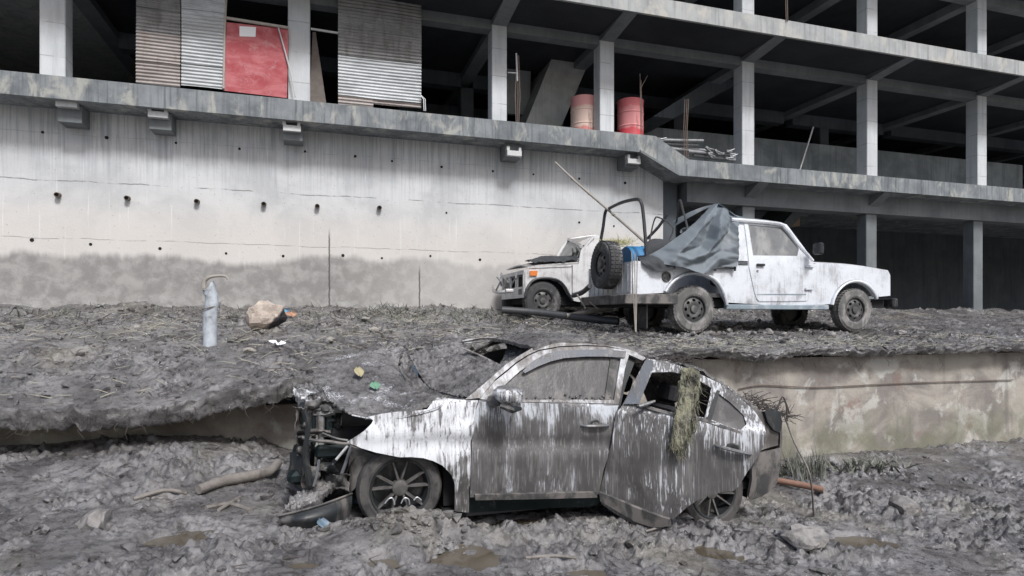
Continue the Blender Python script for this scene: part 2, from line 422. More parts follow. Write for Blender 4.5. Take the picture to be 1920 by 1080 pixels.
M['retain'] = mat_concrete('retaining_concrete', (.42, .405, .37), (.17, .16, .145), .35, .85, 1.1, (.52, .50, .46))
M['rebar'] = mat_plain('rusty_rebar', (.20, .155, .13), .8, .2, .6, 30)
M['steel'] = mat_plain('grey_steel', (.33, .34, .35), .5, .5, .5, 20, (.15, .13, .12), .5)
M['galv'] = mat_plain('pale_fixture', (.55, .56, .56), .5, .2, .3, 20)
M['plywood'] = None
def m_red():
    n = NT('red_shuttering_plywood'); p = n.pos()
    a = n.noise(n.pos((2, 2, 5)), 1.2, 6, .65, .6); b = n.noise(p, 7, 6, .7, .5)
    c = n.mix(n.ramp(a, .36, .66), (.33, .035, .045), (.45, .12, .13))
    c = n.mix(n.ramp(b, .52, .66, 0, .55), c, (.42, .22, .22)); c = n.mix(n.ramp(n.noise(p, 26, 5, .7), .62, .72, 0, .6), c, (.12, .02, .03))
    n.bump(b, .1, .01); return n.end(c, .55)
M['red'] = m_red()
M['wood_dark'] = mat_plain('dark_board', (.16, .135, .12), .8, 0, .5, 12)
M['wood_pale'] = mat_plain('pale_timber', (.42, .39, .35), .8, 0, .4, 14)
M['paper'] = mat_plain('white_paper', (.82, .83, .84), .8, 0, .06, 10)
def m_corr(name, base, rust, amt):
    n = NT(name); p = n.pos()
    c = n.mix(n.ramp(n.noise(n.pos((1.2, 1, 3)), 1.5, 6, .65, .4), .35, .65), base, tuple(x*.72 for x in base))
    c = n.mix(n.ramp(n.noise(n.pos((3, 3, .8)), 2, 6, .7, .5), .62-amt*.3, .8-amt*.3, 0, .85), c, rust)
    return n.end(c, .6, .15, .4)
M['corr_light'] = m_corr('zinc_sheet_pale', (.56, .58, .59), (.33, .30, .28), .15)
M['corr_dark'] = m_corr('zinc_sheet_weathered', (.29, .288, .285), (.15, .14, .132), .5)
M['corr_pink'] = m_corr('zinc_sheet_rusting', (.38, .345, .325), (.24, .19, .165), .4)

# ================================================================ ground
def ground_base(x, y):
    b = .06-.09*np.clip(x, -1.2, 4.6)+.03*np.clip(4.3-y, 0, 2.5)*0
    b = b+.16*sstep(.1, -.9, x)*sstep(4.9, 6.0, y)                                        # silt banked under the broken lip
    b = b+.19*np.exp(-(((x-.58)/.44)**2+((y-4.12)/.26)**2))+.05*np.exp(-(((x-1.8)/.9)**2+((y-4.3)/.2)**2))                               # round the front wheel
    b = b+.05*np.exp(-(((x-3.1)/.5)**2+((y-4.05)/.3)**2))
    b = b+.05*sstep(4.2, 5.5, x)*sstep(5.0, 6.2, y)
    return b
PUD = []                                                                                  # cx, cy, rx, ry, level
for (px, py, w, h) in ((862, 1022, 120, 34), (1335, 1030, 62, 22), (1098, 1066, 70, 18), (560, 1056, 62, 16), (968, 972, 110, 16), (720, 1046, 60, 12), (1180, 1012, 60, 10), (330, 1000, 90, 20), (1620, 1010, 120, 26)):
    d = ray(px, py); 
    t = 3.5
    for _ in range(20):
        q = d*t; zb = float(ground_base(q.x, q.y)); t += (EYE+q.z-zb)/-d.z*.9 if EYE+q.z > zb or True else 0
    q = d*t; k = t/F
    PUD.append((q.x, q.y, w*k*.62, h*k/abs(d.z)*.72, float(ground_base(q.x+w*k*.7, q.y))-.028))
def mud_relief(x, y, s=0):
    wx = x+.10*perlin(x*3.1, y*3.1, 11+s); wy = y+.10*perlin(x*3.1, y*3.1, 12+s)
    rough = sstep(-.3, .35, fbm(x*1.2, y*1.2, 2, 21+s))*1.0+.10
    h = .045*fbm(x*1.1, y*1.1, 3, 1+s)
    h = h+rough*(.036*(ridge(wx*2.6, wy*3.4, 2, 2+s)-.7)+.105*np.abs(fbm(wx*5.5, wy*6.5, 2, 3+s))-.03)
    h = h+(rough*.85+.1)*(.062*np.abs(fbm(wx*13, wy*14, 2, 5+s))+.026*np.abs(fbm(wx*29, wy*29, 2, 6+s))-.016)
    h = h+.005*fbm(x*60, y*60, 1, 8+s)
    return h
def ground_h(x, y):
    b = ground_base(x, y); h = b+mud_relief(x, y)*1.15
    for (cx, cy, rx, ry, lv) in PUD:
        d = np.sqrt(((x-cx)/rx)**2+((y-cy)/ry)**2)+.55*fbm(x*3.3, y*3.3, 2, 31)+.15*perlin(x*11, y*11, 33)
        m = sstep(1.15, .75, d); h = h*(1-m)+(lv-.026+.5*(h-b))*m
    return h
def heightsheet(name, xs, ys, fn, mat):
    X, Y = np.meshgrid(xs, ys, indexing='ij'); Z = fn(X, Y); V = np.stack([X, Y, Z], -1).reshape(-1, 3)
    nx, ny = len(xs), len(ys); i = np.arange(nx-1)[:, None]*ny+np.arange(ny-1)[None]
    f = np.stack([i, i+ny, i+ny+1, i+1], -1).reshape(-1, 4)
    me = bpy.data.meshes.new(name); me.vertices.add(len(V)); me.vertices.foreach_set('co', V.ravel())
    me.loops.add(f.size); me.loops.foreach_set('vertex_index', f.ravel()); me.polygons.add(len(f))
    me.polygons.foreach_set('loop_start', np.arange(len(f))*4); me.polygons.foreach_set('loop_total', np.full(len(f), 4)); me.polygons.foreach_set('use_smooth', np.ones(len(f), bool))
    me.update(calc_edges=True); me.materials.append(mat)
    o = bpy.data.objects.new(name, me); COL.objects.link(o); return o
G0 = MB().add([(-150, -150, -.75), (150, -150, -.75), (150, 150, -.75), (-150, 150, -.75)], [(0, 1, 2, 3)]).obj('ground', M['mud']); kind(G0, 'structure')
ys = np.concatenate([np.arange(-3, 1.6, .12), np.arange(1.6, 5.2, .0125), np.arange(5.2, 7.7, .022)])
xs = np.concatenate([np.arange(-9, -3, .06), np.arange(-3, 7.2, .0135), np.arange(7.2, 20, .04)])
kind(heightsheet('mud_ground', xs, ys, ground_h, M['mud']), 'structure')
nw = NT('muddy_water'); pp = nw.wpos()
wc = nw.mix(nw.ramp(nw.noise(pp, 3, 4), .35, .65), (.085, .070, .050), (.13, .115, .09)); nw.bump(nw.noise(pp, 9, 3), .05, .01)
M['water'] = nw.end(wc, .03, 0, .5)
for (cx, cy, rx, ry, lv) in PUD:
    n_ = 40; v = [(cx, cy, lv)]
    for k in range(n_):
        a = 2*math.pi*k/n_; q = 1.35+.12*math.sin(3*a+cx); v.append((cx+rx*q*math.cos(a), cy+ry*q*math.sin(a), lv))
    o = obj('puddle', v, [(0, k+1, (k+1) % n_+1) for k in range(n_)], M['water']); kind(recentre(o), 'structure')

# ================================================================ terrace with its broken lip
def terr_base(x, y):
    return 1.1+.083*(y-6.2)-.15*np.clip(.95-x, 0, 2.4)*sstep(8.4, 6.2, y)
def terr_h(x, y):
    h = terr_base(x, y)+mud_relief(x, y, 40)*(1.05-.4*sstep(2.5, 4, x)*sstep(7.2, 6.3, y))
    h = h+.10*sstep(11.3, 12.2, y)*(1+fbm(x*1.5, y, 2, 44))+.07*sstep(3.4, 1.5, x)*sstep(.2, 1.6, x)*sstep(8.2, 7, y)
    return h
def lip_y(x):
    r = .04*fbm(x*.9, x*0, 2, 51)+.02*fbm(x*9, x*0, 2, 52)
    return 6.22+r-.10*sstep(.2, -.8, x)+.12*np.exp(-((x-.7)/.5)**2)
xs = np.concatenate([np.arange(-9, -3, .06), np.arange(-3, 11.5, .023), np.arange(11.5, 40, .07)])
vv = np.concatenate([np.linspace(0, .35, 90), np.linspace(.35, 1, 110)[1:]])
X, Vg = np.meshgrid(xs, vv, indexing='ij'); Yl = lip_y(X); Yg = Yl+(12.25-Yl)*Vg; Zg = terr_h(X, Yg)
thk = .085+.09*sstep(1.3, .2, xs)+.015*fbm(xs*2.3, xs*0, 2, 61)+.03*np.abs(fbm(xs*9, xs*0, 3, 62))
rows = []
nsk = 7
zb0 = Zg[:, 0]; yl0 = Yl[:, 0]
under = np.stack([xs, np.full_like(xs, 7.6), zb0-thk+.02], -1)
bev = [np.stack([xs, yl0+.03*fbm(xs*7, xs*0+k*.35, 3, 70)+.012*fbm(xs*26, xs*0+k*.7, 2, 71)+.05*(k/nsk)**2, zb0-thk*(k/nsk)], -1) for k in range(nsk, 0, -1)]
pos = np.concatenate([under[:, None], np.stack(bev, 1), np.stack([X, Yg, Zg], -1)], 1)
nx, ny = pos.shape[:2]; i = np.arange(nx-1)[:, None]*ny+np.arange(ny-1)[None]; f = np.stack([i, i+ny, i+ny+1, i+1], -1).reshape(-1, 4)
o = obj('terrace', pos.reshape(-1, 3), f.tolist(), M['mud'], None, True, 70); kind(o, 'structure')
def m_ret():
    n = NT('retaining_wall_concrete'); p = n.wpos(); z = n.xyz(p)[2]
    a = n.noise(n.wpos((1, 1, 1.6)), 1.3, 6, .62, .5); b = n.noise(n.wpos((2, 2, 2), (5, 0, 0)), 1.1, 6, .65, .4); fi = n.noise(p, 34, 5, .7)
    c = n.mix(n.ramp(a, .36, .62), (.40, .37, .325), (.22, .20, .185))
    c = n.mix(n.ramp(b, .52, .62, 0, .85), c, (.50, .49, .455))
    c = n.mix(n.ramp(n.noise(p, 2.3, 6, .7), .56, .68, 0, .7), c, (.24, .16, .135))
    c = n.mix(n.math('MULTIPLY', n.ramp(z, -.2, .45, .7, 0), n.ramp(n.noise(p, 3, 5), .35, .6)), c, (.16, .165, .11))
    c = n.mix(n.math('MULTIPLY', n.ramp(n.noise(n.wpos((7, 7, .8)), 1, 5), .52, .72), .4), c, (.14, .13, .12))
    c = n.mix(n.ramp(fi, .58, .78, 0, .4), c, (.12, .115, .11)); n.bump(n.math('ADD', fi, a), .35, .02)
    return n.end(c, .85, 0, .3)
M['ret'] = m_ret()
rw = MB().prism([(1.15, 6.48), (40, 6.48), (40, 7.7), (1.15, 7.7)], -.7, .98, 'z').prism([(-9, 6.85), (.7, 6.72), (1.15, 6.5), (1.15, 7.7), (-9, 7.7)], -.7, .60, 'z'); rwo = rw.obj('retaining_wall', M['ret'])
tag(recentre(rwo), 'low stained concrete retaining wall behind the wrecked sedan, under the terrace edge', 'wall')

# ================================================================ the unfinished building
B = thing('concrete_building', 'unfinished concrete building with open floors above a tall stained wall', 'building', (7, 12, 1.3))
wallo = MB().box(-9, 7.34, 12.2, 12.6, 1.2, 5.04).obj('wall', M['wall'], B)
tie = MB().lathe([(0, .034), (.006, .033), (.007, .026), (.0015, .024), (.0015, .0)], (0, 0, 0), (0, -1, 0), 14)
M['hole'] = mat_plain('dark_hole', (.012, .012, .013), .95)
def hole(px, py, r=1.0):
    p = onY(px, py, 12.2); q = MB().add([(p.x+x*r, 12.2+y, p.z+z*r) for x, y, z in tie.v], tie.f); q.obj('tie_hole', M['hole'], wallo, True)
for px, py in ((449, 279), (572, 284), (666, 293), (735, 302), (828, 313), (924, 321), (1000, 327), (1086, 335), (837, 399), (1086, 417), (1151, 424), (424, 475), (531, 480), (643, 479), (716, 484), (807, 480), (900, 487), (1172, 343), (300, 466), (170, 458), (60, 450), (330, 268), (200, 258), (80, 248)):
    hole(px, py, random.uniform(.6, .95))
for px, py in ((495, 383), (595, 387), (711, 390), (370, 378), (240, 372), (110, 366)):
    p = onY(px, py, 12.2); q = MB().lathe([(0, .045), (.09, .043), (.09, .034), (.015, .032), (.015, 0)], (p.x, 12.2, p.z), (0, -1, -.1), 14); q.obj('weep_pipe', M['wood_dark'], wallo, True)
# folded ground-floor slab
fl = [(-9, 5.035), (6.42, 5.0), (7.36, 4.57), (44, 4.57), (44, 4.93), (7.62, 4.93), (6.8, 5.37), (-9, 5.40)]
MB().prism(fl, 11.6, 20).obj('floor_slab', M['slab'], B)
lipb = MB(); lipb.prism([(6.42, 4.985), (7.36, 4.555), (7.36, 4.605), (6.42, 5.035)], 11.565, 11.6); lipb.obj('drip_edge', M['beam'], B)
for px, py in ((549, 236), (963, 283), (1186, 298), (300, 210), (130, 190)):
    p = onY(px, py, 11.8)
    MB().box(p.x-.17, p.x+.17, 11.82, 12.198, 4.72, 5.005).obj('corbel', M['beam'], B)
    MB().box(p.x-.16, p.x+.14, 11.70, 11.818, p.z-.12, p.z-.02).box(p.x-.17, p.x-.11, 11.7, 11.818, p.z-.02, p.z+.06).box(p.x+.08, p.x+.13, 11.7, 11.818, p.z-.02, p.z+.05).obj('bracket', M['galv'], B)
def column(x0, x1, z0, z1, y0=11.76, y1=12.08, m='column'):
    return MB().box(x0, x1, y0, y1, z0, z1, bev=.012).obj('column', M[m], B, False)
CX = [(-4.2, .36), (-.4, .38), (3.38, .31), (5.74, .33), (9.28, .33), (12.9, .33), (16.6, .33), (20.3, .33), (24, .33), (27.7, .33), (31.4, .33), (35.1, .33)]
for cx, w in CX:
    zf = 5.39 if cx < 7 else 4.92
    column(cx-w/2, cx+w/2, zf, 7.34)
    column(cx-w/2, cx+w/2, 7.80, 10.1)
    MB().prism([(10.72, 7.452), (10.72, 7.44), (12.09, 7.28), (20, 7.28), (20, 7.452)], cx-.15, cx+.15, 'x').obj('cross_beam', M['beam'], B)
    MB().prism([(10.72, 10.1), (10.72, 10.02), (12.09, 9.85), (20, 9.85), (20, 10.1)], cx-.15, cx+.15, 'x').obj('cross_beam', M['beam'], B)
for k in range(len(CX)-1):
    a, b = CX[k][0]+.152, CX[k+1][0]-.152
    MB().box(a, b, 11.80, 12.05, 7.24, 7.452).obj('edge_beam', M['beam'], B)
    MB().box(a, b, 11.80, 12.05, 9.82, 10.1).obj('edge_beam', M['beam'], B)
    MB().box(a, b, 14.6, 14.9, 7.1, 7.452).obj('inner_beam', M['interior'], B)
MB().box(-9, 44, 10.7, 20, 7.452, 7.80).obj('upper_slab', M['slab_top'], B)
MB().box(-9, 44, 10.7, 20, 10.1, 10.45).obj('roof_slab', M['slab_top'], B)
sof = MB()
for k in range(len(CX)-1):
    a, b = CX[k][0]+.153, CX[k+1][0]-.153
    MB().box(a, b, 10.76, 11.798, 7.43, 7.4515).obj('shade_panel', M['soffit'], B)  # thin sheets added to darken the undersides, their shade is in the colour
    MB().box(a, b, 10.76, 11.798, 10.08, 10.0985).obj('shade_panel', M['soffit'], B)
    MB().box(a, b, 12.052, 19.4, 10.08, 10.0985).obj('shade_panel', M['soffit'], B)
    MB().box(a, b, 12.052, 14.598, 7.43, 7.4515).obj('shade_panel', M['soffit'], B)
    MB().box(a, b, 14.902, 19.5, 7.43, 7.4515).obj('shade_panel', M['soffit'], B)
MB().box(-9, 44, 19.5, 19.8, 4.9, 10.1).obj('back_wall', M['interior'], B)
MB().box(-9.3, -9, 11.6, 20, 1.2, 10.45).obj('end_wall', M['beam'], B)
# inner columns, walls and stair flights
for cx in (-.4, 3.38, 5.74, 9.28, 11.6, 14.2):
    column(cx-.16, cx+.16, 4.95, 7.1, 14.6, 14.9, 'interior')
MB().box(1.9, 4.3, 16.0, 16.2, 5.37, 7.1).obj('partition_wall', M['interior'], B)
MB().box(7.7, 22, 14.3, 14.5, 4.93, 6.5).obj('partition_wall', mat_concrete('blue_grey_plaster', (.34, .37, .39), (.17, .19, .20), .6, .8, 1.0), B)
P = [onY(a, b, 13.2) for a, b in ((1048, 76), (1118, 84), (1052, 238), (984, 236))]
MB().prism([(p.x, p.z) for p in P], 13.2, 14.5).obj('stair_flight', mat_concrete('stair_soffit', (.42, .43, .42), (.26, .27, .27), .3, .6, 2.5), B)
P = [onY(a, b, 13.4) for a, b in ((952, 86), (1012, 92), (1008, 200), (952, 196))]
MB().prism([(p.x, p.z) for p in P], 14.0, 14.12).obj('stair_wall', mat_concrete('stair_wall_concrete', (.36, .38, .385), (.24, .25, .255), .3, .6, 1), B)
P = [onY(a, b, 13) for a, b in ((1365, 128), (1395, 150), (1262, 222), (1225, 218))]
MB().prism([(p.x, p.z) for p in P], 13.0, 14.3).obj('stair_flight', M['interior'], B)
# under the right-hand slab
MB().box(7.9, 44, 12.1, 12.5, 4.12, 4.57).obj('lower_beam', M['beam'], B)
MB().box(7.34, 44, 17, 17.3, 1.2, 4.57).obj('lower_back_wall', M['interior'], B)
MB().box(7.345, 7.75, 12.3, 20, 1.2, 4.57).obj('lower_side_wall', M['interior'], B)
for cx in (9.6, 13.3, 17): column(cx-.17, cx+.17, 1.3, 4.12, 12.15, 12.45, 'beam')
for cx in (9.6, 13.3): MB().prism([(11.62, 4.568), (12.1, 4.3), (12.1, 4.568)], cx-.15, cx+.15, 'x').obj('haunch', M['beam'], B)
P = [onY(a, b, 14) for a, b in ((1512, 352), (1534, 352), (1462, 432), (1440, 432))]
MB().prism([(p.x, p.z) for p in P], 13.6, 14.9).obj('stair_flight', M['beam'], B)
P = [onY(a, b, 15.4) for a, b in ((1447, 396), (1500, 394), (1500, 424), (1447, 424))]
MB().prism([(p.x, p.z) for p in P], 15.4, 15.6).obj('ochre_panel', mat_plain('ochre_plaster', (.50, .38, .25), .8, 0, .3, 4), B)
# starter bars
def bar(pts, Y, r=.008, name='rebar', m='rebar'):
    MB().tube([onY(a, b, Y) for a, b in pts], r, 6).obj(name, M[m], B, True)
for dx in (0, 5, 9): bar(((968+dx*.5, 236), (966+dx, 180), (969+dx*.4, 104)), 11.7, .009)
MB().tube([onY(968, 100, 11.69), onY(970, 152, 11.69)], .018, 8).obj('pipe_stub', M['galv'], B, True)
MB().tube([onY(953, 136, 11.69), onY(968, 137, 11.69)], .012, 8).obj('pipe_stub', M['galv'], B, True)
bar(((1202, 262), (1201, 200), (1200, 138)), 11.62, .009); bar(((1201, 166), (1214, 142)), 11.62, .007); bar(((1204, 262), (1203, 200), (1202, 150)), 11.65, .008)
for dx in (0, 4, 7): bar(((1283+dx, 300), (1282+dx*.9, 240), (1284+dx, 186)), 11.66, .009)
for dx in (0, 3): bar(((1474+dx, 40), (1473+dx, 0), (1474+dx, -40)), 10.68, .009)
bar(((1500, 318), (1525, 238)), 12.6, .02, 'prop_pole', 'galv')
# shuttering of the left bays: zinc sheets, red board, posts
def corr(px0, px1, z0, z1, Y, mat, name='corrugated_sheet', tilt=0.0):
    x0, x1 = XY(px0, Y), XY(px1, Y); nz = max(8, int((z1-z0)/.0075)); nxx = 10; v = []
    for i in range(nxx+1):
        for j in range(nz+1):
            z = z0+(z1-z0)*j/nz; x = x0+(x1-x0)*i/nxx
            y = Y+.011*math.sin(2*math.pi*z/.06)+.012*math.sin(x*2.1+z*3)+tilt*(z-z0)
            v.append((x, y, z+.006*math.sin(x*5+z0*9)*(j in (0, nz))+.01*(i/nxx)*math.sin(z0*7)))
    f = [(i*(nz+1)+j, (i+1)*(nz+1)+j, (i+1)*(nz+1)+j+1, i*(nz+1)+j+1) for i in range(nxx) for j in range(nz)]
    n0 = len(v); v += [(a, b+.004, c) for a, b, c in v]; f += [tuple(k+n0 for k in q[::-1]) for q in f]
    return obj(name, v, f, M[mat], B, True, 80)
zs = lambda py, px, Y: onY(px, py, Y).z
for a, b, m, y in ((190, 208, 'corr_pink', 11.69), (112, 191, 'corr_light', 11.665), (68, 115, 'corr_dark', 11.645), (20, 71, 'corr_dark', 11.66), (-40, 23, 'corr_dark', 11.645)):
    corr(634, 790, zs(b-20 if b > 200 else b-12, 640, 11.67), zs(a-12, 640, 11.67), y, m)
corr(634, 700, 5.405, zs(174, 640, 11.67), 11.675, 'corr_pink')
for a, b, m, y in ((120, 166, 'corr_light', 11.67), (70, 124, 'corr_light', 11.655), (20, 74, 'corr_light', 11.67), (-40, 24, 'corr_light', 11.655)):
    corr(340, 422, max(5.405, zs(b, 400, 11.67)), zs(a, 400, 11.67), y, m)
    corr(255, 338, max(5.405, zs(b-6, 300, 11.67)), zs(a-6, 300, 11.67), y+.01, 'corr_dark' if b < 80 else 'corr_pink')
P = [onY(a, b, 11.69) for a, b in ((425, 42), (541, 55), (538, 184), (419, 170))]
red = MB().prism([(p.x, max(p.z, 5.402)) for p in P], 11.68, 11.70).obj('red_board', M['red'], B); red['label'] = 'faded red shuttering board closing the bay'
P = [onY(a, b, 11.675) for a, b in ((449, 49), (480, 51), (479, 69), (449, 68))]
MB().prism([(p.x, p.z) for p in P], 11.674, 11.679).obj('notice', M['paper'], red)
MB().tube([onY(425, 34, 11.66), onY(540, 52, 11.66)], .028, 8).obj('rail', M['wood_pale'], B, True)
MB().tube([onY(583, 54, 11.7), onY(634, 62, 11.7)], .022, 8).obj('rail', M['galv'], B, True)
MB().tube([onY(425, -30, 11.66), onY(421, 60, 11.66), onY(419, 166, 11.66)], .02, 8).obj('post', M['wood_pale'], B, True)
P = [onY(a, b, 11.9) for a, b in ((586, 60), (592, 60), (612, 196), (580, 196))]
MB().prism([(p.x, max(p.z, 5.401)) for p in P], 11.9, 11.925).obj('leaning_board', M['wood_dark'], B)
MB().tube([onY(522, 52, 11.64), onY(534, 95, 11.64), onY(546, 140, 11.63), onY(554, 182, 11.6)], .014, 6).obj('conduit', M['galv'], B, True)
for dx in (0, 3): MB().tube([onY(788, 178, 11.62), onY(794+dx, 186, 11.6), onY(795+dx, 208, 11.58)], .01, 6).obj('loose_wire', M['galv'], B, True)
# ================================================================ the wrecked sedan
M['p_fender'] = mat_paint('white_fender_mud_spatter', (.70, .72, .75), mud=(.135, .128, .126), lo=.60, hi=.66, streak=.95, hf=44, seed=1, top=(.1, .6, .10, -.01), fine=.24, rough=.25)
M['p_door'] = mat_paint('white_door_brown_mud', (.52, .55, .59), mud=(.125, .119, .119), lo=.50, hi=.60, streak=1.0, hf=46, seed=2, top=(.60, .80, .04, -.07), fine=.24, rough=.25)
M['p_rdoor'] = mat_paint('white_door_streaked_mud', (.64, .66, .69), mud=(.13, .124, .122), lo=.545, hi=.60, streak=1.25, hf=72, seed=3, top=(.40, .72, .03, -.04), fine=.12, rough=.25)
M['p_body'] = mat_paint('white_body_thick_mud', (.6, .62, .64), mud=(.15, .138, .13), lo=.36, hi=.5, streak=.5, hf=20, seed=4)
M['p_pillar'] = mat_paint('white_pillar_spatter', (.60, .62, .65), lo=.43, hi=.56, streak=.4, hf=34, seed=5)
M['carmud'] = mat_mud('mud_on_car'); M['bonmud'] = mat_mud('mud_on_white_bonnet', .54)
M['mudglass'] = mat_paint('window_coated_in_mud', (.05, .05, .052), mud=(.10, .094, .092), lo=.44, hi=.62, streak=.5, hf=9, seed=6, rough=.3)
M['trim'] = mat_plain('dark_trim', (.025, .028, .03), .45, 0, .4, 12, (.13, .12, .112), .5)
M['trim_mud'] = mat_plain('mud_caked_trim', (.06, .06, .06), .7, 0, .4, 12, (.17, .157, .148), .4)
M['frame_gr'] = mat_plain('dark_green_metal', (.012, .022, .024), .4, .4, .5, 14, (.11, .105, .10), .58)
M['rubber'] = mat_plain('muddy_rubber', (.04, .039, .039), .8, 0, .3, 16, (.085, .08, .077), .36, bump=.4)
M['alloy'] = mat_plain('muddy_alloy', (.16, .155, .15), .55, .2, .4, 22, (.09, .085, .082), .38)
M['alloy_clean'] = mat_plain('bare_alloy', (.5, .51, .53), .4, .5, .5, 30)
M['dark_cloth'] = mat_plain('dark_seat_cloth', (.022, .022, .026), .9, 0, .4, 9)
M['visor'] = mat_paint('muddy_window_visor', (.13, .145, .165), lo=.50, hi=.64, streak=.3, hf=20, seed=7, rough=.25)

CY, CM = 4.36, 5.20                                                # near side and middle plane of the car
CAR = thing('wrecked_sedan', 'crushed white sedan caked in mud with its rear door hanging open', 'car', (1.9, CM, -.2))
def belt(x): return .865-.085*(x-1.4)*.8
def car_off(s, z):
    b = belt(s); q = z-(b-.32)
    if z < b: o = -.28*max(0, q-.02)**2-.35*min(0, q+.10)**2-.02*math.exp(-((z-(b-.30))/.05)**2)
    else: o = -.28*.09-.015-.40*(z-b)
    return o
SIDE = ((0, CY), (1, 0), car_off)
# front wing
fen = [(896, 750), (893, 761), (882, 831), (880, 930), (879, 961), (852, 958), (853, 930), (852, 905), (846, 890), (830, 873), (812, 864), (794, 859), (770, 857), (749, 857), (731, 854), (705, 848), (678, 840), (650, 828), (668, 818), (684, 806), (697, 794), (700, 788), (690, 782), (717, 776), (745, 772), (775, 771), (801, 767), (812, 752), (820, 746), (840, 747), (872, 750)]
panel('front_wing', [fen], SIDE, M['p_fender'], CAR, .035, .012, lambda s, z: .022*float(fbm(np.array(s*3.6), np.array(z*3.6), 3, 81))+.02*math.exp(-((z-.66)/.06)**2))
# front door
door = [(897, 750), (893, 766), (889, 784), (884, 831), (882, 875), (881, 932), (1000, 932), (1121, 926), (1131, 882), (1145, 831), (1153, 776), (1158, 758), (1100, 756), (1040, 755), (978, 755), (940, 752)]
fd = panel('front_door', [door], SIDE, M['p_door'], CAR, .035, .02, lambda s, z: .014*float(fbm(np.array(s*2.2), np.array(z*2.6), 3, 82)), None, .006)
strip = [(889, 926), (1000, 924), (1116, 921), (1117, 931), (1000, 934), (890, 936)]
panel('door_flange', [strip], SIDE, M['trim_mud'], fd, .05, .03, None, None, .03)
frame_out = [(898, 748), (925, 716), (948, 698), (968, 681), (990, 667), (1010, 658), (1050, 651), (1095, 649), (1132, 650), (1170, 656), (1178, 666), (1170, 693), (1162, 745), (1158, 757), (1100, 755), (978, 754), (940, 751)]
frame_in = [(918, 744), (945, 722), (972, 697), (998, 680), (1030, 671), (1080, 667), (1130, 667), (1163, 671), (1158, 700), (1150, 750), (1100, 749), (978, 749)]
panel('window_frame', [frame_out, frame_in], SIDE, M['p_pillar'], fd, .05, .025, None, None, .012)
gl = [(916, 746), (945, 720), (972, 695), (998, 678), (1030, 669), (1080, 665), (1130, 665), (1165, 669), (1160, 700), (1152, 752), (978, 752)]
panel('window', [gl], SIDE, M['mudglass'], fd, .08, .006, None, None, -.012)
panel('window_post', [[(1144, 674), (1156, 674), (1146, 750), (1133, 750)]], SIDE, M['trim_mud'], fd, .1, .01, None, None, .004)
vis = [(978, 695), (988, 684), (1002, 673), (1024, 662), (1048, 657), (1095, 655), (1135, 655), (1171, 658), (1169, 670), (1130, 668), (1095, 668), (1055, 671), (1030, 677), (1005, 687), (982, 699)]
panel('window_visor', [vis], SIDE, M['visor'], fd, .05, .006, None, None, .03)
# the silt line along the window foot
bl = MB()
for k in range(60):
    a = 985+k*2.8; s, z = solve(a, 752-random.random()*random.random()*16, (0, CY), (1, 0), car_off); r = random.uniform(.006, .014)
    bl.lathe([(-r, 0), (-r*.5, r*.9), (.3*r, r*.8), (r*.7, 0)], (s, CY-car_off(s, z)-.004, z), (random.uniform(-.4, .4), random.uniform(-.4, .4), 1), 6)
o = bl.obj('caked_silt', M['carmud'], fd, True); o['kind'] = 'stuff'
# door handles
def handle(px, py, w, tilt, surf, par):
    O, D, off = surf; s, z = solve(px, py, O, D, off); N = Vector((D[1], -D[0], 0)); Dv = Vector((D[0], D[1], 0)); base = Vector((O[0], O[1], 0))+Dv*s+N*off(s, z)+Vector((0, 0, z))
    up = Vector((0, 0, 1)); ax = (Dv+up*tilt).normalized()
    pts = [base-ax*w+N*.006, base-ax*w*.75+N*.03, base+N*.042, base+ax*w*.75+N*.034, base+ax*w+N*.008]
    h = MB().tube(spline(pts, 4), [.012+.006*math.sin(math.pi*i/16) for i in range(17)], 8, True, .75).obj('handle', M['visor'], par, True)
    cup = MB().lathe([(.004, .0), (.007, .03), (.004, .042), (.0, .046)], (0, 0, 0), (0, -1, 0), 16)
    v = []
    for x, y, zz in cup.v: q = base+Dv*(x*1.15)+up*(zz*.75)+N*(-y)+up*.012; v.append(q)
    MB().add(v, cup.f).obj('handle_cup', M['trim'], par, True)
handle(1115, 797, .115, -.03, SIDE, fd)
# mirror
mp = Vector((XY(952, 4.18), 4.18, onY(952, 742, 4.18).z)); mv = Matrix.Translation(mp) @ Matrix.Rotation(R(12), 4, 'Y')
mm = MB()
ring = []
for (dx, ry, rz, oz) in ((-.10, .02, .02, .012), (-.085, .055, .045, .01), (-.03, .085, .07, .005), (.04, .095, .078, 0), (.095, .09, .072, -.005), (.11, .07, .055, -.005)):
    ring.append([mv @ Vector((dx+.02*math.cos(q), ry*math.cos(q), oz+rz*math.sin(q))) for q in [2*math.pi*k/14 for k in range(14)]])
v = [p for r_ in ring for p in r_]; f = [(i*14+k, i*14+(k+1) % 14, (i+1)*14+(k+1) % 14, (i+1)*14+k) for i in range(5) for k in range(14)]+[tuple(range(13, -1, -1)), tuple(70+k for k in range(14))]
mir = MB().add(v, f).obj('side_mirror', M['p_fender'], CAR, True)
MB().tube([mv @ Vector((-.06, -.06, -.075)), mv @ Vector((.03, -.085, -.085)), mv @ Vector((.10, -.04, -.07))], [.014, .026, .014], 8).obj('mirror_shell', M['trim'], mir, True)
MB().tube([mp+Vector((-.03, .04, -.03)), mp+Vector((-.06, .19, -.06))], [.04, .05], 8).obj('mirror_arm', M['trim_mud'], mir, True)
# sill
sill = [(879, 932), (1000, 934), (1118, 928), (1127, 932), (1126, 948), (1108, 953), (1000, 956), (880, 963)]
panel('sill', [sill], SIDE, M['frame_gr'], CAR, .08, .05, None, None, -.035)
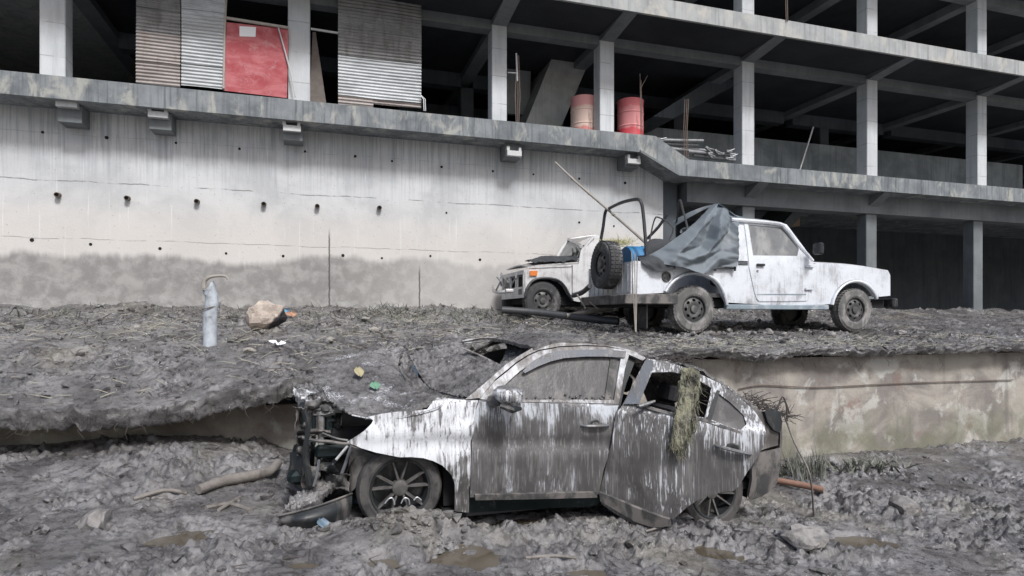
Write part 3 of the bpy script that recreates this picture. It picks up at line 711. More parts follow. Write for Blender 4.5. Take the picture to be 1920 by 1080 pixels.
# A-pillar and roof rail
rail = [(872, 749), (905, 722), (949, 683), (975, 666), (997, 653), (1020, 644), (1044, 638), (1095, 636), (1150, 642), (1190, 653), (1216, 668), (1205, 676), (1178, 664), (1170, 655), (1132, 648), (1095, 647), (1050, 649), (1010, 656), (990, 665), (968, 679), (930, 710), (900, 746)]
panel('roof_rail', [rail], SIDE, M['p_pillar'], CAR, .05, .03)
# B-pillar and dark inner frame behind the gap
panel('door_pillar', [[(1172, 662), (1200, 668), (1180, 720), (1166, 770), (1160, 850), (1140, 930), (1118, 930), (1150, 800), (1160, 740)]], SIDE, M['trim'], CAR, .08, .06, None, None, -.05)
# rear quarter, boot side and bumper
q_out = [(1216, 667), (1260, 676), (1310, 691), (1350, 717), (1392, 744), (1430, 774), (1450, 786), (1462, 800), (1464, 836), (1442, 842), (1420, 850), (1410, 876), (1400, 880), (1404, 850), (1400, 800), (1376, 758), (1340, 730), (1300, 704), (1260, 688), (1218, 680)]
panel('quarter_panel', [q_out], SIDE, M['p_body'], CAR, .06, .02, None, None, -.03)
b_out = [(1420, 852), (1443, 844), (1465, 838), (1464, 850), (1458, 900), (1444, 921), (1426, 932), (1409, 938), (1404, 930), (1410, 900), (1410, 880)]
def bump_off(s, z): return car_off(s, z)-.9*max(0, s-3.72)**2*3
panel('rear_bumper', [b_out], ((0, CY), (1, 0), bump_off), M['trim_mud'], CAR, .04, .03, None, None, .0)
tl = [(1434, 772), (1452, 766), (1463, 774), (1467, 792), (1463, 812), (1450, 806), (1440, 792)]
panel('tail_lamp', [tl], ((0, CY), (1, 0), bump_off), M['trim'], CAR, .04, .04, None, None, .0)
# rear door, swung out
RD = Vector((1.02, -.60)).normalized(); RO = (2.13, 4.345)
def rd_off(s, z):
    b = .79-.12*s; q = z-(b-.28)
    return (-.25*max(0, q)**2-.3*min(0, q+.12)**2) if z < b else (-.25*.0784-.01-.34*(z-b))
RS = (RO, (RD.x, RD.y), rd_off)
rd_out = [(1212, 672), (1250, 677), (1290, 691), (1325, 707), (1350, 719), (1387, 745), (1415, 771), (1432, 796), (1438, 817), (1432, 836), (1423, 853), (1398, 890), (1386, 912), (1374, 921), (1356, 922), (1335, 926), (1310, 937), (1290, 949), (1276, 962), (1262, 974), (1228, 962), (1190, 948), (1150, 930), (1124, 921), (1132, 890), (1147, 830), (1155, 776), (1168, 758), (1193, 708)]
rd_win = [(1197, 757), (1212, 722), (1222, 698), (1260, 697), (1296, 705), (1334, 727), (1329, 752), (1321, 783), (1262, 774), (1230, 765)]
rd_qtr = [(1343, 734), (1326, 783), (1356, 796), (1388, 806), (1400, 795), (1394, 778), (1370, 755)]
rdo = panel('rear_door', [rd_out, rd_win, rd_qtr], RS, M['p_rdoor'], CAR, .03, .03, lambda s, z: .022*float(fbm(np.array(s*2.5), np.array(z*2.5), 3, 84)))
panel('quarter_window', [[(1341, 731), (1323, 785), (1356, 799), (1390, 809), (1403, 796), (1396, 776), (1371, 752)]], RS, M['mudglass'], rdo, .08, .006, None, None, -.012)
panel('window_seal', [[(1344, 731), (1350, 733), (1334, 788), (1323, 785)]], RS, M['trim'], rdo, .08, .012, None, None, .006)
panel('pillar_trim', [[(1212, 673), (1226, 677), (1214, 716), (1198, 757), (1170, 757), (1194, 708)]], RS, M['visor'], rdo, .06, .01, None, None, .014)
panel('belt_seal', [[(1196, 757), (1230, 765), (1262, 774), (1321, 784), (1388, 808), (1388, 813), (1320, 790), (1262, 779), (1228, 770), (1194, 761)]], RS, M['trim_mud'], rdo, .06, .012, None, None, .008)
rock = [(1124, 922), (1150, 931), (1190, 949), (1228, 963), (1256, 972), (1258, 984), (1225, 987), (1190, 976), (1150, 952), (1126, 938)]
panel('sill_trim', [rock], RS, M['trim_mud'], rdo, .05, .06, None, None, .03)
panel('sill_lip', [[(1128, 936), (1150, 950), (1190, 975), (1225, 986), (1222, 992), (1190, 983), (1150, 960), (1128, 944)]], RS, M['p_rdoor'], rdo, .05, .05, None, None, .012)
handle(1374, 842, .13, -.21, RS, rdo)
# loose strip of trim in the window
MB().tube([onY(1198, 762, 4.2), onY(1214, 757, 4.2), onY(1228, 752, 4.2)], [.012, .015, .01], 7).obj('broken_trim', M['visor'], rdo, True)
# far side: doors, wing and quarter as mirror images of the near side
panel('far_wing', [fen], SIDE, M['p_body'], CAR, .07, .012, None, CM)
fd2 = panel('far_front_door', [door], SIDE, M['p_body'], CAR, .08, .02, None, CM)
panel('window', [gl], SIDE, M['mudglass'], fd2, .1, .006, None, CM, -.01)
rd2_out = [(1158, 757), (1153, 776), (1145, 831), (1131, 882), (1122, 926), (1262, 930), (1262, 800), (1300, 770), (1290, 700), (1240, 680), (1212, 672), (1180, 668)]
panel('far_rear_door', [rd2_out], SIDE, M['p_body'], CAR, .08, .02, None, CM)
panel('far_quarter_panel', [q_out], SIDE, M['p_body'], CAR, .08, .02, None, CM)
panel('far_roof_rail', [rail], SIDE, M['p_body'], CAR, .08, .03, None, CM)
panel('far_sill', [sill], SIDE, M['frame_gr'], CAR, .1, .05, None, CM, -.03)
# roof with its blanket of mud
def lump(a, s, seed): return lambda V: a*(fbm(V[..., 0]*s, V[..., 1]*s, 3, seed)*.6+np.abs(fbm(V[..., 0]*s*2.7, V[..., 1]*s*2.7, 2, seed+3))*1.2)+a*.45*np.abs(fbm(V[..., 0]*s*6.5, V[..., 1]*s*6.5, 2, seed+7))
near = [onY(a, b, CY+.02+y) for a, b, y in ((1000, 652, .17), (1044, 639, .2), (1095, 637, .2), (1150, 643, .2), (1190, 654, .19), (1218, 668, .16))]
rows = []
for k in range(5):
    t = k/4; y = .15*(1-0)+t*(2*(CM-CY)-.3)
    rows.append([Vector((p.x-.10*math.sin(math.pi*t), CM-(CM-p.y)*(1-2*t), p.z+.045*math.sin(math.pi*t))) for p in near])
patch('roof', rows, 70, 90, M['carmud'], CAR, lump(.016, 7, 90), .03)
# rear screen and boot lid
rear = [onY(a, b, CY+.02+y) for a, b, y in ((1218, 668, .16), (1262, 677, .15), (1310, 691, .13), (1350, 717, .09), (1392, 745, .06), (1432, 776, .05), (1458, 780, .08))]
rows = [[Vector((p.x, CM-(CM-p.y)*(1-2*k/4), p.z+.03*math.sin(math.pi*k/4))) for p in rear] for k in range(5)]
patch('boot_lid', rows, 60, 60, M['carmud'], CAR, lump(.02, 7, 93), .02)
rb = [onY(a, b, CY+.03) for a, b in ((1459, 782), (1466, 800), (1466, 840), (1458, 902), (1440, 922))]
rows = [[Vector((p.x+.10*math.sin(math.pi*k/4)-.0, CM-(CM-p.y)*(1-2*k/4), p.z)) for p in rb] for k in range(5)]
patch('tail_panel', rows, 12, 12, M['p_body'], CAR, None, .02, up=(1, 0, 0))
# windscreen, stove in and filled with mud
hole_px = [(862, 641), (900, 634), (944, 633), (951, 650), (946, 668), (936, 682), (918, 676), (890, 660), (868, 652)]
ws = [[onY(880, 746, 4.46), onY(925, 712, 4.50), onY(972, 676, 4.54), onY(1008, 655, 4.58)],
      [onY(845, 742, 4.85), onY(890, 712, 4.95), onY(945, 680, 5.0), onY(992, 650, 5.0)],
      [onY(800, 722, 5.3), onY(850, 690, 5.4), onY(912, 660, 5.4), onY(972, 642, 5.4)],
      [onY(768, 668, 5.75), onY(825, 650, 5.75), onY(885, 640, 5.75), onY(948, 633, 5.72)]]
patch('windscreen', ws, 90, 80, M['carmud'], CAR, lump(.03, 6, 96), .012, lambda p: in_poly(to_px(p), hole_px))
for pts, r in (([onY(866, 652, 5.5), onY(895, 664, 5.4), onY(936, 684, 5.25)], .016), ([onY(866, 640, 5.74), onY(900, 634, 5.72), onY(946, 633, 5.7)], .022), ([onY(866, 644, 5.74), onY(905, 640, 5.72), onY(944, 641, 5.7)], .012)):
    MB().tube(pts, r, 8, True, .6).obj('screen_frame', M['p_pillar'], CAR, True)
st = [onY(a, b, 5.15) for a, b in ((872, 686), (884, 680), (902, 682), (908, 690), (898, 696), (880, 695))]
# bonnet: a buckled sheet
hd = [[onY(648, 772, 4.42), onY(700, 786, 4.40), onY(765, 779, 4.38), onY(834, 744, 4.40)],
      [onY(612, 752, 4.7), onY(688, 752, 4.72), onY(756, 748, 4.75), onY(812, 742, 4.72)],
      [onY(590, 722, 5.05), onY(676, 712, 5.15), onY(735, 708, 5.2), onY(766, 722, 5.1)],
      [onY(600, 686, 5.5), onY(665, 672, 5.6), onY(715, 666, 5.65), onY(746, 690, 5.55)],
      [onY(645, 668, 5.8), onY(690, 661, 5.85), onY(728, 655, 5.85), onY(757, 652, 5.8)]]
patch('bonnet', hd, 90, 100, M['bonmud'], CAR, lump(.022, 8, 99), .012)
edge = spline([onY(746, 690, 5.55), onY(764, 724, 5.1), onY(800, 748, 4.75), onY(834, 746, 4.42)], 5)
MB().tube([p+Vector((.01, -.01, .012)) for p in edge], .010, 6).obj('bonnet_edge', M['trim_mud'], CAR, True)
MB().tube(spline([onY(834, 745, 4.39), onY(826, 762, 4.37), onY(800, 772, 4.36), onY(765, 780, 4.37), onY(715, 787, 4.39), onY(660, 778, 4.42)], 5), .007, 6).obj('bonnet_hem', M['p_fender'], CAR, True)
# scuttle gulley between bonnet and screen
rows = [[onY(757, 660, 5.78), onY(750, 690, 5.55), onY(772, 728, 5.1), onY(812, 752, 4.7), onY(850, 760, 4.45)], [onY(772, 668, 5.76), onY(776, 694, 5.5), onY(800, 724, 5.28), onY(832, 740, 4.9), onY(872, 748, 4.47)]]
rows.insert(1, [a.lerp(b, .5)+Vector((0, 0, -.07)) for a, b in zip(*rows)])
patch('scuttle', rows, 60, 24, M['carmud'], CAR, lump(.03, 9, 101), .01)
# engine bay and front structure
MB().box(-.02, .95, 4.62, 5.85, .18, .70, bev=.04).obj('engine_block', M['black'], CAR)
MB().box(.86, .95, 4.5, 5.9, .1, .8).obj('bulkhead', M['black'], CAR)
for px, w, Y, m in ((572, .05, 4.66, 'frame_gr'), (588, .03, 4.62, 'frame_gr'), (602, .045, 4.60, 'steel'), (617, .05, 4.62, 'frame_gr')):
    a = onY(px, 770, Y); b = onY(px+2, 836, Y)
    MB().box(a.x-w/2, a.x+w/2, Y, Y+.06, b.z, a.z, bev=.008).obj('radiator_post', M[m], CAR)
p = [onY(a, b, 4.70) for a, b in ((624, 768), (642, 768), (640, 812), (622, 812))]
MB().prism([(q.x, q.z) for q in p], 4.70, 4.80).obj('headlamp_bucket', M['steel'], CAR)
MB().box(onY(590, 0, 4.56).x, onY(658, 0, 4.56).x, 4.56, 4.66, onY(0+620, 860, 4.56).z, onY(620, 836, 4.56).z, bev=.02).obj('bumper_beam', M['frame_gr'], CAR)
MB().box(-.24, -.06, 4.62, 5.75, .30, .40, bev=.03).obj('crash_bar', M['frame_gr'], CAR)
for pts, r, m in ((((566, 820), (590, 826), (618, 828), (650, 832), (690, 826)), .013, 'trim_mud'), (((604, 812), (630, 822), (652, 826)), .010, 'trim'), (((660, 832), (650, 862), (640, 890)), .012, 'visor'), (((598, 862), (594, 890), (588, 912)), .010, 'visor'), (((652, 836), (640, 850), (630, 862)), .010, 'galv'), (((570, 770), (578, 800), (572, 850), (580, 910)), .02, 'trim')):
    MB().tube(spline([onY(a, b, 4.5) for a, b in pts], 4), r, 6).obj('hanging_strip', M[m], CAR, True)
rows = [[onY(543, 848, 4.75), onY(560, 846, 4.66), onY(574, 850, 4.6)], [onY(545, 880, 4.72), onY(562, 882, 4.62), onY(580, 884, 4.55)], [onY(556, 915, 4.70), onY(575, 918, 4.6), onY(590, 914, 4.52)]]
patch('bumper_corner', rows, 8, 8, M['trim'], CAR, None, .02, up=(0, -1, 0))
rows = [[onY(556, 728, 5.0), onY(585, 722, 4.9), onY(606, 730, 4.8)], [onY(558, 748, 4.85), onY(586, 748, 4.72), onY(618, 756, 4.66)], [onY(562, 776, 4.78), onY(590, 780, 4.62), onY(628, 778, 4.58)]]
patch('slam_panel', rows, 30, 26, M['carmud'], CAR, lump(.04, 12, 104), .03, up=(0, -1, 1))
rows = [[onY(660, 836, 4.48), onY(690, 848, 4.46), onY(722, 858, 4.44)], [onY(655, 870, 4.55), onY(676, 872, 4.5), onY(700, 868, 4.48)], [onY(655, 925, 4.56), onY(664, 918, 4.52), onY(676, 900, 4.5)]]
patch('arch_liner', rows, 12, 12, M['trim_mud'], CAR, lump(.012, 12, 106), .01, up=(0, -1, 0))
rn = random.Random(4)
for px, py, Y, w, h, m in ((575, 742, 4.72, 46, 22, 'p_fender'), (600, 762, 4.62, 50, 20, 'trim_mud'), (566, 790, 4.70, 22, 50, 'trim_mud'), (628, 790, 4.66, 30, 34, 'trim'), (590, 812, 4.60, 60, 14, 'p_body'), (568, 838, 4.62, 26, 40, 'trim_mud'), (612, 870, 4.58, 40, 26, 'trim'), (640, 905, 4.5, 26, 30, 'trim_mud'), (582, 895, 4.56, 30, 36, 'trim_mud')):
    rows = [[onY(px+(i/3-.5)*w+rn.uniform(-4, 4), py+(j/3-.5)*h+rn.uniform(-4, 4), Y+rn.uniform(-.06, .06)) for i in range(4)] for j in range(4)]
    patch('torn_panel', rows, 14, 14, M[m], CAR, lump(.02, 16, 109), .006, up=(0, -1, 0))
MB().box(.85, 3.6, 4.46, 5.94, .02, .08).obj('floor_pan', M['black'], CAR)
pr = []
for k in range(13):
    q = math.pi*(k/12)*1.06-.1; pr.append(q)
for (wx, wz, nm) in ((.524, .298, 'arch'), (3.18, .012, 'arch')):
    v = []
    for k in range(15):
        q = -.25+(math.pi+.5)*k/14
        for y in (4.50, 4.80): v.append((wx+.37*math.cos(q), y, wz+.35*math.sin(q)))
    MB().add(v, [(2*k, 2*k+2, 2*k+3, 2*k+1) for k in range(14)]).obj('wheel_arch', M['black'], CAR, True)
# seats
for (x, z, y) in ((1.75, .25, 4.75), (1.75, .25, 5.6), (2.75, .2, 4.75), (2.75, .2, 5.6)):
    Mx = Matrix.Translation((x, y, z)) @ Matrix.Rotation(R(14), 4, 'Y')
    st_ = MB().box(-.07, .07, -.24, .24, 0, .55, Mx, .03).obj('seat_back', M['dark_cloth'], CAR, True)
    MB().box(-.05, .05, -.13, .13, .57, .74, Mx, .03).obj('headrest', M['dark_cloth'], st_, True)
# wheels
def alloy_wheel(cx, cy, cz, side, spin, parent_name='wheel', clean=False):
    A = (0, side, 0)
    tyre = MB().lathe([(-.10, .20), (-.105, .235), (-.10, .285), (-.075, .303), (-.03, .308), (.03, .308), (.075, .303), (.10, .285), (.105, .235), (.095, .216)], (cx, cy, cz), A, 48)
    w = tyre.obj('wheel', M['rubber'], CAR, True, 30)
    MB().lathe([(.095, .218), (.104, .214), (.098, .200), (.06, .192), (-.03, .185), (-.035, .10), (-.035, .0)], (cx, cy, cz), A, 40).obj('rim', M['trim'], w, True, 30)
    sp = MB(); y0 = cy+side*.075
    for k in range(10):
        q = 2*math.pi*(k//2)/5+spin+(.17 if k % 2 else -.17); q2 = 2*math.pi*(k//2)/5+spin+(.26 if k % 2 else -.26)
        a = Vector((cx+.045*math.cos(q), cy+side*.055, cz+.045*math.sin(q))); b = Vector((cx+.205*math.cos(q2), cy+side*.09, cz+.205*math.sin(q2)))
        d = (b-a).normalized(); s_ = d.cross(Vector((0, 1, 0))).normalized(); 
        for (u0, u1, wd0, wd1) in ((a, b, .012, .009),):
            vs = []
            for (pt, ww) in ((u0, wd0), (u1, wd1)):
                vs += [pt+s_*ww-Vector((0, side*.025, 0)), pt-s_*ww-Vector((0, side*.025, 0)), pt-s_*ww*.6+Vector((0, side*.008, 0)), pt+s_*ww*.6+Vector((0, side*.008, 0))]
            sp.add(vs, [(0, 1, 5, 4), (1, 2, 6, 5), (2, 3, 7, 6), (3, 0, 4, 7), (3, 2, 1, 0), (4, 5, 6, 7)])
    sp.obj('spokes', M['alloy_clean' if clean else 'alloy'], w, False)
    MB().lathe([(.03, .06), (.072, .055), (.08, .03), (.078, 0)], (cx, cy, cz), A, 20).obj('hub_cap', M['alloy'], w, True)
    return w
FC = onY(751, 917, 4.43); FW = alloy_wheel(FC.x, 4.53, FC.z, -1, .32)
alloy_wheel(3.17, 4.55, .012, -1, .9, clean=False)
alloy_wheel(.524, 5.94, .298, 1, .1); alloy_wheel(3.17, 5.85, .012, 1, .5)
for pts in (((722, 944), (728, 936), (736, 934), (740, 946)), ((752, 944), (758, 934), (766, 936), (768, 946)), ((776, 938), (782, 932), (790, 938))):
    MB().tube(spline([onY(a, b, 4.42) for a, b in pts], 3), .005, 6).obj('scraped_spoke', M['alloy_clean'], FW, True)
# ================================================================ the two off-road jeeps on the terrace
M['jeep'] = mat_paint('white_jeep_paint', (.70, .73, .77), mud=(.22, .215, .215), lo=.58, hi=.80, streak=.7, hf=34, seed=11, rough=.4, top=(1.5, 1.9, .10, 0))
M['jeep_old'] = mat_paint('scuffed_white_jeep_paint', (.66, .66, .655), mud=(.22, .205, .19), lo=.54, hi=.74, streak=.6, hf=30, seed=12, rough=.5)
M['tarp'] = mat_plain('grey_canvas', (.16, .185, .205), .65, 0, .3, 3, (.30, .31, .315), .56)
M['canvas_dark'] = mat_plain('black_canvas', (.05, .055, .06), .8, 0, .4, 6, (.16, .155, .15), .6)
M['tyre'] = mat_plain('dusty_tyre', (.05, .05, .052), .8, 0, .3, 10, (.20, .195, .185), .5)
M['tyre_pale'] = mat_plain('mud_pale_tyre', (.13, .128, .122), .85, 0, .3, 12, (.28, .27, .26), .45)
M['rim'] = mat_plain('grey_steel_rim', (.10, .10, .098), .55, .3, .3, 16, (.19, .185, .175), .5)
M['jglass'] = mat_plain('mud_filmed_glass', (.20, .205, .205), .25, 0, .4, 5, (.33, .33, .32), .46)
M['blue'] = mat_plain('blue_plastic', (.05, .21, .42), .45, 0, .3, 5, (.2, .22, .24), .6)
M['amber'] = mat_plain('amber_lens', (.75, .22, .05), .25, 0, .15, 8)
M['bamboo'] = mat_plain('grey_bamboo', (.36, .33, .29), .7, 0, .45, 10)
M['bamboo_red'] = mat_plain('red_brown_pole', (.30, .17, .12), .7, 0, .5, 10, (.30, .28, .25), .5)
M['hay'] = mat_plain('yellow_straw', (.46, .43, .22), .8, 0, .5, 20)
M['tubing'] = mat_plain('black_tube', (.06, .062, .066), .5, .2, .3, 14, (.2, .195, .19), .6)

def steel_wheel(par, C, axis, r=.335, w=.10, mat='tyre', holes=8, rimr=.2):
    C = Vector(C); A = Vector(axis).normalized()
    prof = [(-w, rimr*.95), (-w*1.04, rimr*1.12), (-w*.98, r*.9), (-w*.8, r*.975), (-w*.3, r), (w*.3, r), (w*.8, r*.975), (w*.98, r*.9), (w*1.04, rimr*1.12), (w*.92, rimr)]
    t = MB().lathe(prof, C, A, 40).obj('wheel', M[mat], par, True, 25)
    e = A.cross(Vector((0, 0, 1))).normalized(); u = e.cross(A)
    tr = MB()
    for k in range(40):                                           # tread blocks
        q = 2*math.pi*k/40; d = e*math.cos(q)+u*math.sin(q); s_ = -e*math.sin(q)+u*math.cos(q)
        for a in (-.62, 0, .62):
            c = C+A*(a*w)+d*(r*(1-.012*abs(a)*1.6))
            tr.add([c+A*(i*w*.24)+s_*(j*.019)+d*h for h in (-.004, .007) for i, j in ((-1, -1), (1, -1), (1, 1), (-1, 1))], [(0, 1, 2, 3), (4, 7, 6, 5), (0, 4, 5, 1), (1, 5, 6, 2), (2, 6, 7, 3), (3, 7, 4, 0)])
    o = tr.obj('tread', M[mat], t); o['kind'] = 'stuff'
    def fm(a, b):
        h = w*.55+.03*math.exp(-((math.hypot(a, b)-.11)/.05)**2); return C+e*a+u*b+A*h
    ring = [(rimr*.93*math.cos(q), rimr*.93*math.sin(q)) for q in [2*math.pi*k/32 for k in range(32)]]
    L = [ring]
    for k in range(holes):
        q = 2*math.pi*k/holes; cx, cy = .135*math.cos(q), .135*math.sin(q)
        L.append([(cx+.02*math.cos(p)*math.cos(q)-.03*math.sin(p)*math.sin(q), cy+.02*math.cos(p)*math.sin(q)+.03*math.sin(p)*math.cos(q)) for p in [2*math.pi*j/10 for j in range(10)]])
    bm_obj('rim', sheet_bm(L, .06, fm, .008, A), M['rim'], t)
    MB().lathe([(w*.92, rimr), (w*.85, rimr*.93), (w*.5, rimr*.92), (-w*.3, rimr*.9), (-w*.3, 0)], C, A, 32).obj('rim_well', M['trim'], t, True, 30)
    MB().lathe([(w*.6, .06), (w*.95, .055), (w*1.0, .035), (w*1.0, 0)], C, A, 18).obj('hub', M['rim'], t, True)
    return t
def arc(cx, cz, r, a0, a1, n=10): return [(cx+r*math.cos(R(a0+(a1-a0)*k/n)), cz+r*math.sin(R(a0+(a1-a0)*k/n))) for k in range(n+1)]

JY, JM = 7.86, 8.62
J1 = thing('soft_top_jeep', 'white off-road jeep with torn grey canvas top, facing right at the terrace edge', 'jeep', (6.6, JM, 1.22))
def j_off(s, z): return -.03*max(0, (z-1.95))**2-.10*max(0, z-2.33) if z > 1.95 else -.10*(1.95-z)**2
JS = ((0, JY), (1, 0), j_off)
sv = lambda a, b: solve(a, b, (0, JY), (1, 0), j_off)
body = [sv(1187, 552), sv(1187, 520), sv(1188, 489), sv(1260, 492), sv(1330, 496), sv(1404, 499), (7.4, 2.34), (7.6, 2.37), (8.4, 2.34), (8.95, 2.28), (9.0, 2.2), (9.0, 1.86)]+arc(8.25, 1.60, .46, 30, 165)+[(7.62, 1.70), (6.6, 1.69)]+[sv(1360, 567), sv(1352, 551), sv(1347, 538), sv(1336, 526), sv(1320, 518), sv(1302, 515), sv(1286, 517), sv(1272, 523), sv(1258, 534), sv(1248, 549)]
bs = panel_sz('body_side', [body], JS, M['jeep'], J1, .10, .03)
panel_sz('far_body_side', [body], JS, M['jeep'], J1, .15, .03, None, JM)
fl_ = [(x, z) for x, z in [sv(1246, 547), sv(1256, 532), sv(1271, 520), sv(1286, 514), sv(1303, 512), sv(1321, 515), sv(1338, 524), sv(1349, 537), sv(1356, 553), sv(1361, 572)]]
MB().tube(spline([(x, JY-.015, z) for x, z in fl_], 3), .035, 8, True, .7).obj('arch_flare', M['jeep'], J1, True)
MB().tube([(x, JY-.015, z) for x, z in arc(8.25, 1.60, .485, 25, 168, 14)], .035, 8, True, .7).obj('arch_flare', M['jeep'], J1, True)
M['sillp'] = mat_plain('blue_grey_sill', (.26, .32, .36), .6, 0, .5, 6, (.42, .44, .45), .5)
MB().box(sv(1360, 570)[0], 7.72, JY-.02, JY+.05, 1.62, 1.695, bev=.01).obj('side_sill', M['sillp'], J1)
dr = [(1394, 415), (1404, 502), (1414, 548), (1418, 560), (1423, 565), (1470, 565), (1512, 564), (1520, 545), (1524, 520), (1524, 488), (1474, 421), (1460, 417), (1420, 414)]
dh = [(1402, 421), (1466, 427), (1475, 434), (1497, 467), (1494, 480), (1411, 479)]
jd = panel('door', [dr, dh], JS, M['jeep'], J1, .09, .03, None, None, .012)
panel('window', [[(1400, 419), (1468, 425), (1477, 433), (1500, 467), (1496, 482), (1409, 481)]], JS, M['jglass'], jd, .15, .006, None, None, .002)
panel('door_crease', [[(1418, 551), (1510, 551), (1510, 553), (1418, 553)]], JS, M['sillp'], jd, .2, .004, None, None, .016)
x_, z_ = sv(1424, 497); MB().box(x_-.07, x_+.07, JY-.045, JY-.01, z_-.018, z_+.018, bev=.006).obj('handle', M['trim'], jd)
x_, z_ = sv(1419, 508); MB().lathe([(0, .018), (.012, .016), (.012, 0)], (x_, JY-.012, z_), (0, -1, 0), 12).obj('lock', M['steel'], jd, True)
for hy in (500, 542):
    x_, z_ = sv(1516, hy); MB().box(x_-.09, x_+.07, JY-.045, JY-.012, z_-.018, z_+.018, bev=.008).obj('hinge', M['jeep'], jd)
panel('window_pillar', [[(1372, 408), (1394, 414), (1404, 499), (1382, 498), (1376, 440)]], JS, M['jeep'], J1, .1, .03)
for k in range(3):
    panel('vent_slot', [[(1384, 489+k*3), (1402, 489.6+k*3), (1402, 491.2+k*3), (1384, 490.6+k*3)]], JS, M['trim'], J1, .2, .006, None, None, .008)
rf = [[Vector((5.95, JY+.10+t, 3.01)), Vector((6.4, JY+.09+t*1.01, 3.0)), Vector((6.75, JY+.09+t, 2.97)), Vector((6.93, JY+.09+t, 2.90))] for t in (0, .05, .7, 1.28, 1.33)]
for r_ in (1, 2, 3):
    for p in rf[r_]: p.z += .035
patch('roof', rf, 12, 12, M['sillp'], J1, None, .03)
MB().tube(spline([(5.95, JY+.08, 2.99), (6.75, JY+.07, 2.965), (6.93, JY+.06, 2.90), (7.15, JY+.04, 2.66), (7.42, JY+.02, 2.39)], 4), .035, 8).obj('screen_pillar', M['jeep'], J1, True)
MB().tube(spline([(5.95, 2*JM-JY-.08, 2.99), (6.75, 2*JM-JY-.07, 2.965), (6.93, 2*JM-JY-.06, 2.90), (7.42, 2*JM-JY-.02, 2.39)], 4), .035, 8).obj('screen_pillar', M['jeep'], J1, True)
patch('windscreen', [[Vector((6.95, JY+.1, 2.88)), Vector((7.42, JY+.06, 2.40))], [Vector((6.95, 2*JM-JY-.1, 2.88)), Vector((7.42, 2*JM-JY-.06, 2.40))]], 4, 4, M['jglass'], J1, None, .008, up=(1, 0, 1))
bn = [[Vector((7.42, JY+.02+t, 2.36+h)), Vector((8.2, JY+.05+t*.96, 2.345+h)), Vector((8.9, JY+.08+t*.92, 2.28+h)), Vector((9.0, JY+.08+t*.92, 2.20+h))] for t, h in ((0, 0), (.1, .035), (.75, .045), (1.38, .035), (1.48, 0))]
patch('bonnet', bn, 14, 14, M['jeep'], J1, None, .025)
MB().box(8.97, 9.01, JY+.06, 2*JM-JY-.06, 1.86, 2.22).obj('grille', M['jeep'], J1)
for y in (JY+.24, 2*JM-JY-.24): MB().lathe([(0, .10), (.03, .095), (.045, .06), (.05, 0)], (9.01, y, 2.05), (1, 0, 0), 20).obj('headlight', M['jglass'], J1, True)
MB().box(9.05, 9.16, JY-.02, 2*JM-JY+.02, 1.66, 1.82, bev=.02).obj('front_bumper', M['trim'], J1)
MB().tube([(7.33, JY-.08, 2.52), (7.36, JY-.16, 2.55)], .02, 8).box(7.27, 7.36, JY-.30, JY-.13, 2.47, 2.65, bev=.02).obj('side_mirror', M['trim'], J1)
# tail
tp = MB().box(sv(1187, 550)[0]-.02, sv(1187, 550)[0]+.02, JY+.031, 2*JM-JY-.031, 1.84, 2.30).obj('tail_panel', M['jeep_old'], J1)
TX = sv(1187, 550)[0]-.02
for k in range(9): MB().box(TX-.012, TX, JY+.10+k*.165, JY+.13+k*.165, 1.86, 2.27, bev=.004).obj('rib', M['jeep_old'], tp)
MB().box(TX-.10, TX+.74, JY-.03, JY+.05, 1.69, 1.835, bev=.012).obj('bumper_end', M['trim_mud'], J1)
MB().box(TX-.12, TX-.03, JY-.028, 2*JM-JY+.028, 1.692, 1.832, bev=.012).obj('rear_bumper', M['trim_mud'], J1)
MB().box(TX, 9.0, JY+.12, 2*JM-JY-.12, 1.66, 1.78).obj('chassis', M['black'], J1)
MB().box(TX+.05, 7.3, JY+.05, 2*JM-JY-.05, 1.80, 1.86).obj('load_floor', M['trim_mud'], J1)
MB().box(TX+.28, TX+.30, JY+.08, JY+.34, 1.34, 1.70).obj('mud_flap', M['trim'], J1)
x_, z_ = sv(1249, 519); MB().lathe([(0, .078), (.012, .074), (.012, .058), (.004, .052), (.012, .03), (.012, 0)], (x_, JY-.004, z_), (0, -1, 0), 20).obj('fuel_cap', M['trim'], J1, True)
sp = steel_wheel(J1, (TX-.13, 8.42, onY(1146, 497, 8.42).z), (-1, 0, .04), .36, .11, 'tyre', 8, .2); sp.name = 'spare_wheel'
steel_wheel(J1, (5.24, JY+.07, 1.62), (0, -1, 0), .345, .10, 'tyre_pale')
steel_wheel(J1, (5.24, 2*JM-JY-.07, 1.62), (0, 1, 0), .345, .10)
steel_wheel(J1, (8.25, JY+.07, 1.62), (0, -1, 0), .345, .10, 'tyre_pale')
steel_wheel(J1, (8.25, 2*JM-JY-.07, 1.62), (0, 1, 0), .345, .10)
for x, y in ((6.55, 8.2), (6.55, 9.0)):
    Mx = Matrix.Translation((x, y, 2.05)) @ Matrix.Rotation(R(-12), 4, 'Y')
    MB().box(-.07, .07, -.24, .24, 0, .6, Mx, .04).obj('seat_back', M['dark_cloth'], J1, True)
